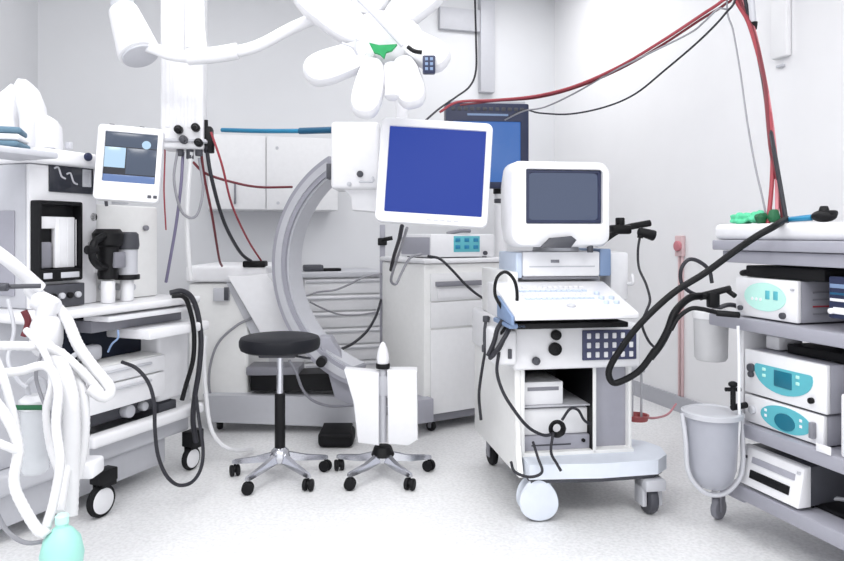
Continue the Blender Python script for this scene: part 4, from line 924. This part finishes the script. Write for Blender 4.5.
for i in range(3):
    p = AN.M @ Vector((xa-.0, .3, 0)); pp = at(9, 149, 2.68)
    mb = MB(); mb.box(-.09, .05, -.07, .1, 0, .024, .01, seg=3); mb.bm.transform(Matrix.Translation((pp.x, pp.y, pp.z+.026*i+.002)) @ Matrix.Rotation(R(14+4*i), 4, 'Z'))
    solo('folded_cloth', ('lowest', 'middle', 'topmost')[i]+' of three folded blue-grey cloths beside the tall white cover', 'cloth', mb, PADS if i != 1 else CREAM, 'folded cloths on the left shelf')
mb = MB(); pp = AN.I @ at(9, 150, 2.68); mb.box(pp.x-.16, xa-.003, pp.y-.11, pp.y+.12, pp.z-.025, pp.z, .006); mb.build('side_shelf', LGREY, AN)

# ---------------------------------------------------------------- breathing circuit in the left foreground
BC = T('breathing_circuit', 'bundle of thick white corrugated hoses in the left foreground, ending in a mint bag', 'breathing circuit', (at(66, 500, 2.25).x, 2.25, 0), 0)
def bp(*pts): return [BC.w(*p) for p in pts]
def hose(nm, r, pts, m=HOSE): mb = MB(); mb.hose(bp(*pts), r); return mb.build(nm, m, BC)
hose('hose', .019, ((50, 300, 2.5), (66, 318, 2.45), (78, 345, 2.4), (94, 368, 2.38), (110, 388, 2.38), (104, 397, 2.36), (88, 388, 2.34)))
hose('hose', .026, ((44, 345, 2.35), (60, 365, 2.3), (70, 395, 2.25), (72, 430, 2.25), (71, 470, 2.25), (69, 516, 2.22)))
hose('hose', .018, ((60, 352, 2.4), (78, 380, 2.35), (84, 415, 2.32), (82, 450, 2.3), (76, 478, 2.28)))
hose('hose', .015, ((-12, 346, 2.2), (25, 346, 2.25), (55, 350, 2.3), (80, 370, 2.33), (100, 392, 2.36)))
hose('hose', .014, ((-12, 374, 2.15), (20, 371, 2.2), (46, 366, 2.2), (58, 388, 2.18), (56, 425, 2.15), (60, 462, 2.12), (54, 500, 2.1), (46, 528, 2.05)))
hose('hose', .015, ((-10, 395, 2.05), (8, 420, 2.05), (18, 448, 2.05), (14, 482, 2.03), (24, 508, 2.02), (40, 532, 2.02), (48, 528, 2.03)))
hose('hose', .012, ((-10, 440, 2.0), (6, 446, 2.02), (20, 452, 2.05)))
hose('hose', .012, ((-8, 350, 2.1), (4, 380, 2.1), (12, 410, 2.1), (18, 440, 2.1)))
hose('hose', .014, ((58, 352, 2.36), (66, 384, 2.3), (64, 420, 2.28), (70, 452, 2.26), (64, 484, 2.2), (60, 512, 2.14)))
hose('hose', .011, ((26, 330, 2.3), (44, 352, 2.24), (52, 380, 2.2), (46, 412, 2.2), (50, 446, 2.2), (58, 470, 2.2)))
mb = MB(); mb.tube(bp((42, 352, 2.25), (36, 375, 2.24), (42, 398, 2.24), (52, 420, 2.24), (54, 452, 2.24)), .006, 8); mb.build('thin_tube', GCABLE, BC)
mb = MB(); mb.tube(bp((8, 300, 2.5), (14, 330, 2.45), (8, 360, 2.35), (18, 380, 2.3), (28, 388, 2.27)), .007, 8); mb.build('thin_tube', LGREY, BC)
mb = MB(); mb.tube(bp((-4, 512, 2.1), (8, 532, 2.1), (28, 543, 2.1), (58, 538, 2.12)), .007, 8); mb.build('thin_tube', GCABLE, BC)
mb = MB(); mb.tube(bp((-12, 246, 2.3), (10, 262, 2.35), (40, 288, 2.45)), .022, 14, 3); mb.build('support_arm', ENAMEL, BC)
mb = MB(); c = BC.w(46, 335, 2.42); mb.blob((c.x, c.y, c.z), .052, .06, .075, wob=.06, seed=5, seg=24); mb.cyl((c.x-.01, c.y, c.z+.06), (c.x+.015, c.y, c.z+.125), .03, n=20, bev=.006); mb.build('absorber_canister', ENAMEL, BC)
mb = MB(); a, b = BC.w(38, 300, 2.45), BC.w(54, 308, 2.42); mb.cyl(a, b, .036, n=20, bev=.008); mb.cyl(BC.w(30, 288, 2.48), BC.w(42, 300, 2.45), .026, n=18, bev=.006); mb.build('elbow', WHITE, BC)
mb = MB(); a = BC.w(2, 287, 2.3); mb.cyl((a.x-.03, a.y, a.z), (a.x+.02, a.y, a.z), .014, n=16, bev=.004); mb.cyl((a.x-.04, a.y, a.z), (a.x+.1, a.y+.05, a.z), .008, n=10); mb.build('pressure_port', DGREY, BC)
mb = MB(); a = BC.w(24, 322, 2.5); mb.tube([a+Vector((0, 0, .04)), a+Vector((.015, 0, 0)), a+Vector((.0, 0, -.05))], .012, 8); mb.build('red_valve', DRED, BC, 'dark red valve lever')
mb = MB(); p = BC.w(86, 385, 2.4); q = BC.w(86, 468, 2.4); mb.cyl(p, q, .011, n=14); mb.build('pole', ENAMEL, BC)
mb = MB(); mb.box(BC.w(70, 0, 2.32).x, BC.w(97, 0, 2.32).x, .04, .13, BC.w(0, 477, 2.32).z, BC.w(0, 460, 2.32).z, .012, seg=3); mb.build('clamp', ENAMEL, BC)
c = BC.w(62, 550, 2.05)
mb = MB(); mb.lathe([(.004, -.1), (.035, -.085), (.056, -.045), (.06, -.01), (.05, .035), (.03, .06), (.018, .07), (.016, .085)], (c.x, c.y, c.z), 32); mb.build('reservoir_bag', MINTBAG, BC, 'mint green rubber bag')
mb = MB(); mb.lathe([(.014, .075), (.019, .08), (.019, .1), (.014, .105)], (c.x, c.y, c.z), 24); mb.build('bag_neck', MINT, BC)
SU = T('specimen_jar', 'clear grey suction jar hanging among the white hoses at far left', 'jar', at(35, 472, 2.35), 0)
h_ = SU.w(0, 408, 2.35).z
mb = MB(); mb.lathe([(.003, 0), (.038, 0), (.044, .01), (.046, h_), (.003, h_)], n=32); mb.build('jar', CANIS, SU)
mb = MB(); mb.lathe([(.049, h_+.0005), (.049, h_+.03), (.03, h_+.045), (.003, h_+.045)], n=32); ld = mb.build('lid', WHITE, SU)
mb = MB(); mb.tube([(-.02, 0, h_+.04), (-.025, 0, h_+.08), (0, 0, h_+.1), (.03, 0, h_+.09), (.04, -.01, h_+.05)], .008, 8); mb.build('spout', LGREY, ld)
mb = MB(); mb.box(-.05, .05, -.05, -.047, h_+.005, h_+.022, .001); mb.build('lid_band', GREEND, ld)
mb = MB(); mb.tube([(0, .03, h_+.02), (-.02, .2, h_+.1), (-.05, .4, h_+.12)], .01, 8); mb.build('hanger', LGREY, SU)

WB = T('wall_box', 'faint white box high on the right wall at the right edge of the photo', 'wall box', CORN, RZR)
mb = MB(); WB.pbox(mb, (770, 2, 786, 60), -.04, .039, .01, zp=770); mb.build('body', WALLW, WB)
p = WB.hit(779, 66, -.02); mb = MB(); mb.box(p.x-.025, p.x+.025, -.02, -.001, p.z-.008, p.z+.008, .003); mb.build('sensor', LGREY, WB)

# ---------------------------------------------------------------- loose cables
# red bundle from the ceiling to the dark blue monitor
RB = [('red_cable', 'thick red cable swooping from the ceiling to the dark blue monitor, uppermost', RED, .0085, ((731, -70, 3.5), (730, -10, 3.5), (722, 1, 3.5), (700, 16, 3.6), (662, 41, 3.75), (620, 66, 3.95), (575, 86, 4.15), (535, 96, 4.35), (495, 100, 4.5), (458, 102, 4.55), (440, 112, 4.5))),
      ('dark_red_cable', 'dark red cable running just under the thick red cable to the dark blue monitor', DRED, .007, ((734, -70, 3.52), (733, -8, 3.52), (724, 5, 3.52), (700, 20, 3.62), (662, 45, 3.77), (620, 69, 3.97), (575, 88, 4.17), (535, 98, 4.37), (495, 101, 4.52), (460, 105, 4.55))),
      ('grey_cable', 'thin grey cable below the red cables, ending behind the dark blue monitor', GCABLE, .005, ((738, -70, 3.5), (734, 2, 3.5), (718, 9, 3.5), (704, 22, 3.55), (690, 33, 3.65), (650, 53, 3.8), (610, 73, 4.0), (575, 93, 4.2), (545, 107, 4.4), (524, 111, 4.55), (505, 120, 4.75))),
      ('charcoal_cable', 'charcoal cable hanging lowest of the swooping cables, ending behind the dark blue monitor', DCABLE, .0055, ((742, -70, 3.48), (738, -8, 3.48), (725, 14, 3.5), (700, 40, 3.6), (665, 70, 3.75), (635, 94, 3.95), (605, 107, 4.15), (570, 114, 4.35), (540, 113, 4.5), (524, 110, 4.6), (508, 118, 4.78)))]
for n, lb, m, r, pts in RB: cable(n, lb, pts, r, m)
# bundle from the ceiling down to the trolley
TB = [('red_cable', 'red cable falling from the ceiling to the trolley top, left strand of the bundle', RED, .009, ((733, -70, 3.5), (734, -8, 3.5), (748, 22, 3.4), (760, 62, 3.25), (768, 100, 3.1), (772, 140, 2.95), (772, 180, 2.85), (768, 226, 2.78))),
      ('pink_cable', 'pink cable falling to the trolley top, middle strand of the red bundle', PINKC, .008, ((737, -70, 3.5), (740, -8, 3.48), (754, 30, 3.38), (764, 75, 3.2), (770, 110, 3.06), (775, 150, 2.92), (777, 190, 2.82), (777, 226, 2.76))),
      ('dark_red_cable', 'dark red cable falling to the trolley top through the middle of the red bundle', DRED, .009, ((735, -70, 3.48), (738, -8, 3.48), (752, 28, 3.38), (763, 72, 3.2), (767, 110, 3.06), (771, 150, 2.92), (779, 190, 2.82), (784, 226, 2.76))),
      ('charcoal_cable', 'charcoal cable falling to the trolley top, right strand of the red bundle', DCABLE, .009, ((741, -70, 3.42), (744, -8, 3.42), (754, 35, 3.4), (763, 80, 3.22), (768, 115, 3.08), (774, 150, 2.88), (781, 190, 2.79), (787, 226, 2.74))),
      ('grey_cable', 'thin grey cable hanging apart, left of the red bundle above the trolley', GCABLE, .0045, ((729, -70, 3.5), (727, 6, 3.5), (733, 30, 3.45), (740, 70, 3.3), (747, 120, 3.1), (755, 165, 2.95), (763, 200, 2.85), (768, 227, 2.8))),
      ('grey_hose', 'short grey hose with black tip hanging from the ceiling beside the red bundle', LGREY, .016, ((750, -70, 3.4), (751, -10, 3.4), (753, 22, 3.4)))]
for n, lb, m, r, pts in TB: cable(n, lb, pts, r, m)
mb = MB(); a, b = at(753, 22.3, 3.4), at(754, 30, 3.4); mb.cyl(a, b, .021, .014, n=16, bev=.004); solo('hose_tip', 'black tip on the short grey hose at the top right', 'hose tip', mb, BLACK)
# ceiling cable guide (out of frame) the bundles hang from
mb = MB(); g = at(738, -70, 3.5); mb.box(g.x-.07, g.x+.09, g.y-.14, g.y+.06, g.z-.02, CEIL-.001, .01); struct('ceiling_cable_guide_1', mb, WHITE)
cable('charcoal_cable', 'thin charcoal cable hanging straight down along the grey trunking to the dark blue monitor', ((473, -60, 4.9), (475, 0, 4.9), (476, 40, 4.9), (476, 70, 4.88), (470, 86, 4.85), (456, 97, 4.75), (440, 108, 4.6), (426, 120, 4.4)), .007, DCABLE)
# heavy black cables, trolley to ultrasound
cable('black_cable', 'thick black cable arching from the trolley top down to the ultrasound keypad', (CH.M @ Vector((-.162, -.01, .016)), (774, 226.5, 2.57), (757, 236, 2.58), (735, 251, 2.63), (705, 273, 2.68), (672, 294, 2.72), (640, 324, 2.74), (620, 350, 2.76), (609, 370, 2.78), (612, 382, 2.78), (622, 381, 2.78), (640, 370, 2.76), (655, 350, 2.74)), .013, BLACK, n=10)
cable('black_cable', 'thick black cable looping from the second trolley shelf towards the ultrasound keypad', ((716, 297, 2.86), (700, 296, 2.82), (688, 299, 2.78), (675, 312, 2.74), (668, 330, 2.73), (660, 345, 2.735), (650, 358, 2.74)), .015, BLACK, n=10)
cable('black_cable', 'black cable from the trolley device plug, lower of the pair beside the canister', ((738, 314, 2.72), (720, 313, 2.72), (702, 309, 2.72), (690, 309, 2.72), (678, 318, 2.72), (671, 330, 2.715)), .009, BLACK)
cable('black_cable', 'round loop of black cable above the connector at the left end of the trolley', ((712, 283, 2.82), (709, 270, 2.82), (698, 261, 2.82), (688, 260, 2.82), (681, 270, 2.82), (682, 284, 2.82), (692, 293, 2.82), (706, 297, 2.82)), .008, DCABLE)
mb = MB(); a, b = at(699, 297, 2.83), at(731, 288, 2.76); mb.cyl(a, b, .016, .012, n=14, bev=.004); c = at(713, 294, 2.8); mb.box(c.x-.022, c.x+.022, c.y-.02, c.y+.02, c.z-.055, c.z+.01, .008); mb.cyl(at(728, 291, 2.77), at(735, 296, 2.74), .01, n=12); solo('cable_connector', 'black hand connector at the left end of the second trolley shelf', 'connector', mb, BLACK)
mb = MB(); a, b = at(716, 313, 2.72), at(740, 315, 2.7); mb.cyl(a, b, .012, n=14, bev=.004); solo('cable_plug', 'black plug pushed into the mint-display device', 'plug', mb, BLACK)
cable('white_tube', 'thin white tube running down the trolley front beside the devices', ((738, 326, 2.7), (739, 360, 2.7), (739, 400, 2.7), (739, 430, 2.71), (734, 460, 2.74), (722, 486, 2.76), (710, 494, 2.76)), .006, WHITE)
# probe head and its lead at the right of the ultrasound screen
mb = MB(); a, b = at(638, 231, 3.32), at(655, 236, 3.32); mb.cyl(a, b, .02, .026, n=16, bev=.008); mb.cyl(at(641, 231, 3.32), at(640, 238, 3.32), .014, n=12); solo('ultrasound_probe', 'black probe hanging right of the ultrasound screen on its own lead', 'probe', mb, BLACK)
cable('black_lead', 'thin black lead from the hanging probe down the right of the ultrasound console', ((640, 236, 3.32), (638, 250, 3.31), (639, 268, 3.28), (646, 284, 3.2), (650, 300, 3.15), (646, 312, 3.12), (642, 324, 3.1), (648, 340, 3.08), (656, 349, 3.06)), .006, DCABLE)
# leads on the left of the ultrasound
cable('black_lead', 'black lead looped high at the left of the ultrasound console', ((492, 352, 2.93), (500, 335, 2.92), (512, 318, 2.9), (517, 300, 2.9), (515, 282, 2.9), (506, 272, 2.9), (497, 278, 2.9), (495, 294, 2.9), (502, 308, 2.9), (511, 322, 2.9), (504, 340, 2.9), (498, 352, 2.92)), .007, BLACK)
cable('black_lead', 'black lead bunched on the hook at the left of the ultrasound', ((488, 356, 2.9), (494, 342, 2.9), (498, 328, 2.9), (506, 318, 2.9), (510, 326, 2.9), (502, 342, 2.88), (494, 354, 2.88), (490, 358, 2.9)), .01, DCABLE)
cable('black_lead', 'long black lead hanging down the left side of the ultrasound into its bay', ((499, 352, 2.9), (497, 372, 2.9), (503, 392, 2.9), (514, 410, 2.9), (528, 427, 2.92), (543, 435, 2.96), (554, 434, 2.98)), .007, DCABLE)
cable('grey_lead', 'grey lead hanging from the hook rail along the back edge of the ultrasound', ((486, 347, 3.2), (482, 370, 3.25), (479, 395, 3.3), (481, 420, 3.3)), .007, DCABLE)
cable('black_lead', 'black lead from the white recorder over the front of the ultrasound platform', ((533, 442, 2.96), (538, 458, 2.9), (542, 472, 2.86), (530, 477, 2.85), (515, 472, 2.86), (511, 462, 2.9)), .006, DCABLE)
cable('black_lead', 'short black lead hanging from the coil over the edge of the ultrasound platform', ((553, 434, 2.97), (551, 452, 2.93), (557, 464, 2.86), (561, 471, 2.84)), .006, DCABLE)
cable('black_lead', 'curved black lead across the right half of the white recorder', ((562, 420, 3.0), (570, 409, 3.02), (578, 410, 3.03), (584, 420, 3.03), (590, 424, 3.04)), .006, DCABLE)
cable('red_lead', 'thin pink lead running from the red tray towards the wall conduit', ((643, 417, 3.42), (655, 418, 3.6), (668, 414, 4.0), (676, 404, 4.3)), .006, PINKC)
# cables around the workstation cart
cable('grey_cable', 'grey cable dangling in a V below the large blue monitor', ((407, 228, 3.5), (402, 244, 3.7), (396, 262, 3.9), (391, 280, 4.05), (396, 284, 4.1), (401, 274, 4.15), (410, 258, 4.2), (422, 254, 4.22)), .008, GCABLE)
cable('charcoal_cable', 'charcoal cable hanging straight beneath the large blue monitor', ((402, 226, 3.5), (399, 240, 3.7), (394, 256, 3.95), (391, 270, 4.1)), .011, DCABLE)
cable('grey_cable', 'grey cable drooping over the drawer front of the equipment cart', ((428, 256, 4.15), (440, 259, 4.12), (452, 270, 4.12), (464, 283, 4.13), (474, 292, 4.15), (484, 299, 4.25)), .008, DCABLE)
cable('charcoal_cable', 'charcoal cable sagging in front of the wall drawers', ((381, 300, 4.7), (376, 316, 4.6), (367, 331, 4.5), (355, 342, 4.4), (344, 348, 4.3), (335, 351, 4.15)), .009, DCABLE)
cable('grey_cable', 'grey cable stretched from the cart rail across the top wall drawers', ((382, 274, 4.7), (364, 277, 4.6), (350, 284, 4.6), (335, 290, 4.6), (318, 292, 4.6), (306, 296, 4.55)), .007, GCABLE)
cable('grey_cable', 'grey cable lying lower across the third wall drawer', ((310, 302, 4.6), (322, 308, 4.65), (338, 314, 4.7), (356, 315, 4.75), (378, 312, 4.8)), .006, GCABLE)
cable('grey_cable', 'grey lead hanging behind the black stool seat to the chassis base', ((289, 360, 3.95), (296, 372, 3.95), (302, 388, 3.95), (312, 400, 3.95), (330, 406, 3.9), (355, 405, 3.85)), .008, MGREY)
# black cables at the anaesthesia machine
cable('black_cable', 'thick black cable curling over the end of the anaesthesia desk and down', ((170, 293, 3.35), (182, 291, 3.38), (192, 298, 3.42), (198, 315, 3.44), (201, 340, 3.45), (199, 370, 3.45), (195, 395, 3.45), (193, 420, 3.47), (196, 442, 3.5)), .013, DCABLE, n=10)
cable('black_cable', 'second black cable curling beside the thick one at the anaesthesia desk end', ((172, 296, 3.3), (184, 297, 3.33), (190, 310, 3.36), (194, 332, 3.38), (193, 360, 3.38), (186, 385, 3.38), (182, 400, 3.38)), .011, BLACK, n=10)
cable('black_cable', 'long black cable hanging in a deep loop below the anaesthesia drawers', ((122, 362, 2.98), (136, 368, 2.95), (148, 382, 2.95), (154, 402, 2.95), (155, 430, 2.96), (158, 455, 2.98), (166, 475, 3.0), (178, 485, 3.05), (192, 482, 3.12), (201, 468, 3.2), (203, 448, 3.27), (199, 420, 3.34), (196, 395, 3.37)), .008, DCABLE)
cable('white_cable', 'white cable curving down to the floor left of the black stool', ((205, 335, 3.6), (204, 365, 3.6), (206, 395, 3.6), (210, 425, 3.6), (219, 442, 3.62), (234, 450, 3.68), (252, 449, 3.85)), .011, WHITE)
cable('thin_tube', 'thin blue-grey tube at the edge of the dark desk cavity', ((108, 352, 2.86), (112, 344, 2.85), (118, 338, 2.85), (118, 330, 2.86)), .004, BLUEGREY)

# ---------------------------------------------------------------- light
def area(name, loc, sx, sy, power, rot=(0, 0, 0), col=(1, 1, 1)):
    l = bpy.data.lights.new(name, 'AREA'); l.shape = 'RECTANGLE'; l.size = sx; l.size_y = sy; l.energy = power; l.color = col
    o = bpy.data.objects.new(name, l); o.location = loc; o.rotation_euler = rot; COL.objects.link(o); return o
area('unseen_overhead_light', (-1.2, .6, CEIL-.03), 1.2, 1.2, 58)  # unseen, set well forward to brighten the upright faces
area('unseen_overhead_light', (1.2, .1, CEIL-.03), 1.2, 1.2, 58)  # unseen partner of the forward lamp, also for the upright faces
area('unseen_overhead_light', (-1.1, 2.9, CEIL-.03), 1.2, 1.2, 24)
area('unseen_overhead_light', (.4, 3.0, CEIL-.03), 1.2, 1.2, 18)
area('unseen_overhead_light', (-1.5, 4.3, CEIL-.03), 1.0, .6, 7)  # added, unseen: lifts the left part of the back wall
area('unseen_overhead_light', (.75, 5.3, CEIL-.03), .9, .6, 19)  # added, unseen: washes the right wall near the corner
w = bpy.data.worlds.new('open_side_fill'); SC.world = w; w.use_nodes = True  # even white fill let in through the unseen open side
w.node_tree.nodes['Background'].inputs[0].default_value = (.96, .97, 1, 1); w.node_tree.nodes['Background'].inputs[1].default_value = 1.5

# ---------------------------------------------------------------- camera
cam = bpy.data.cameras.new('camera'); co = bpy.data.objects.new('camera', cam); COL.objects.link(co)
cam.sensor_width = 36; cam.sensor_fit = 'HORIZONTAL'; cam.lens = 36*F/844; cam.shift_y = -(561/2-HY)/844; cam.clip_start = .05
co.location = (0, 0, CAMZ); co.rotation_euler = (math.pi/2, 0, 0); SC.camera = co
vs = SC.view_settings; vs.view_transform = 'Standard'; vs.look = 'None'; vs.exposure = 0; vs.gamma = 1; vs.use_curve_mapping = False
SC.cycles.use_denoising = True; SC.cycles.max_bounces = 10; SC.cycles.transparent_max_bounces = 16
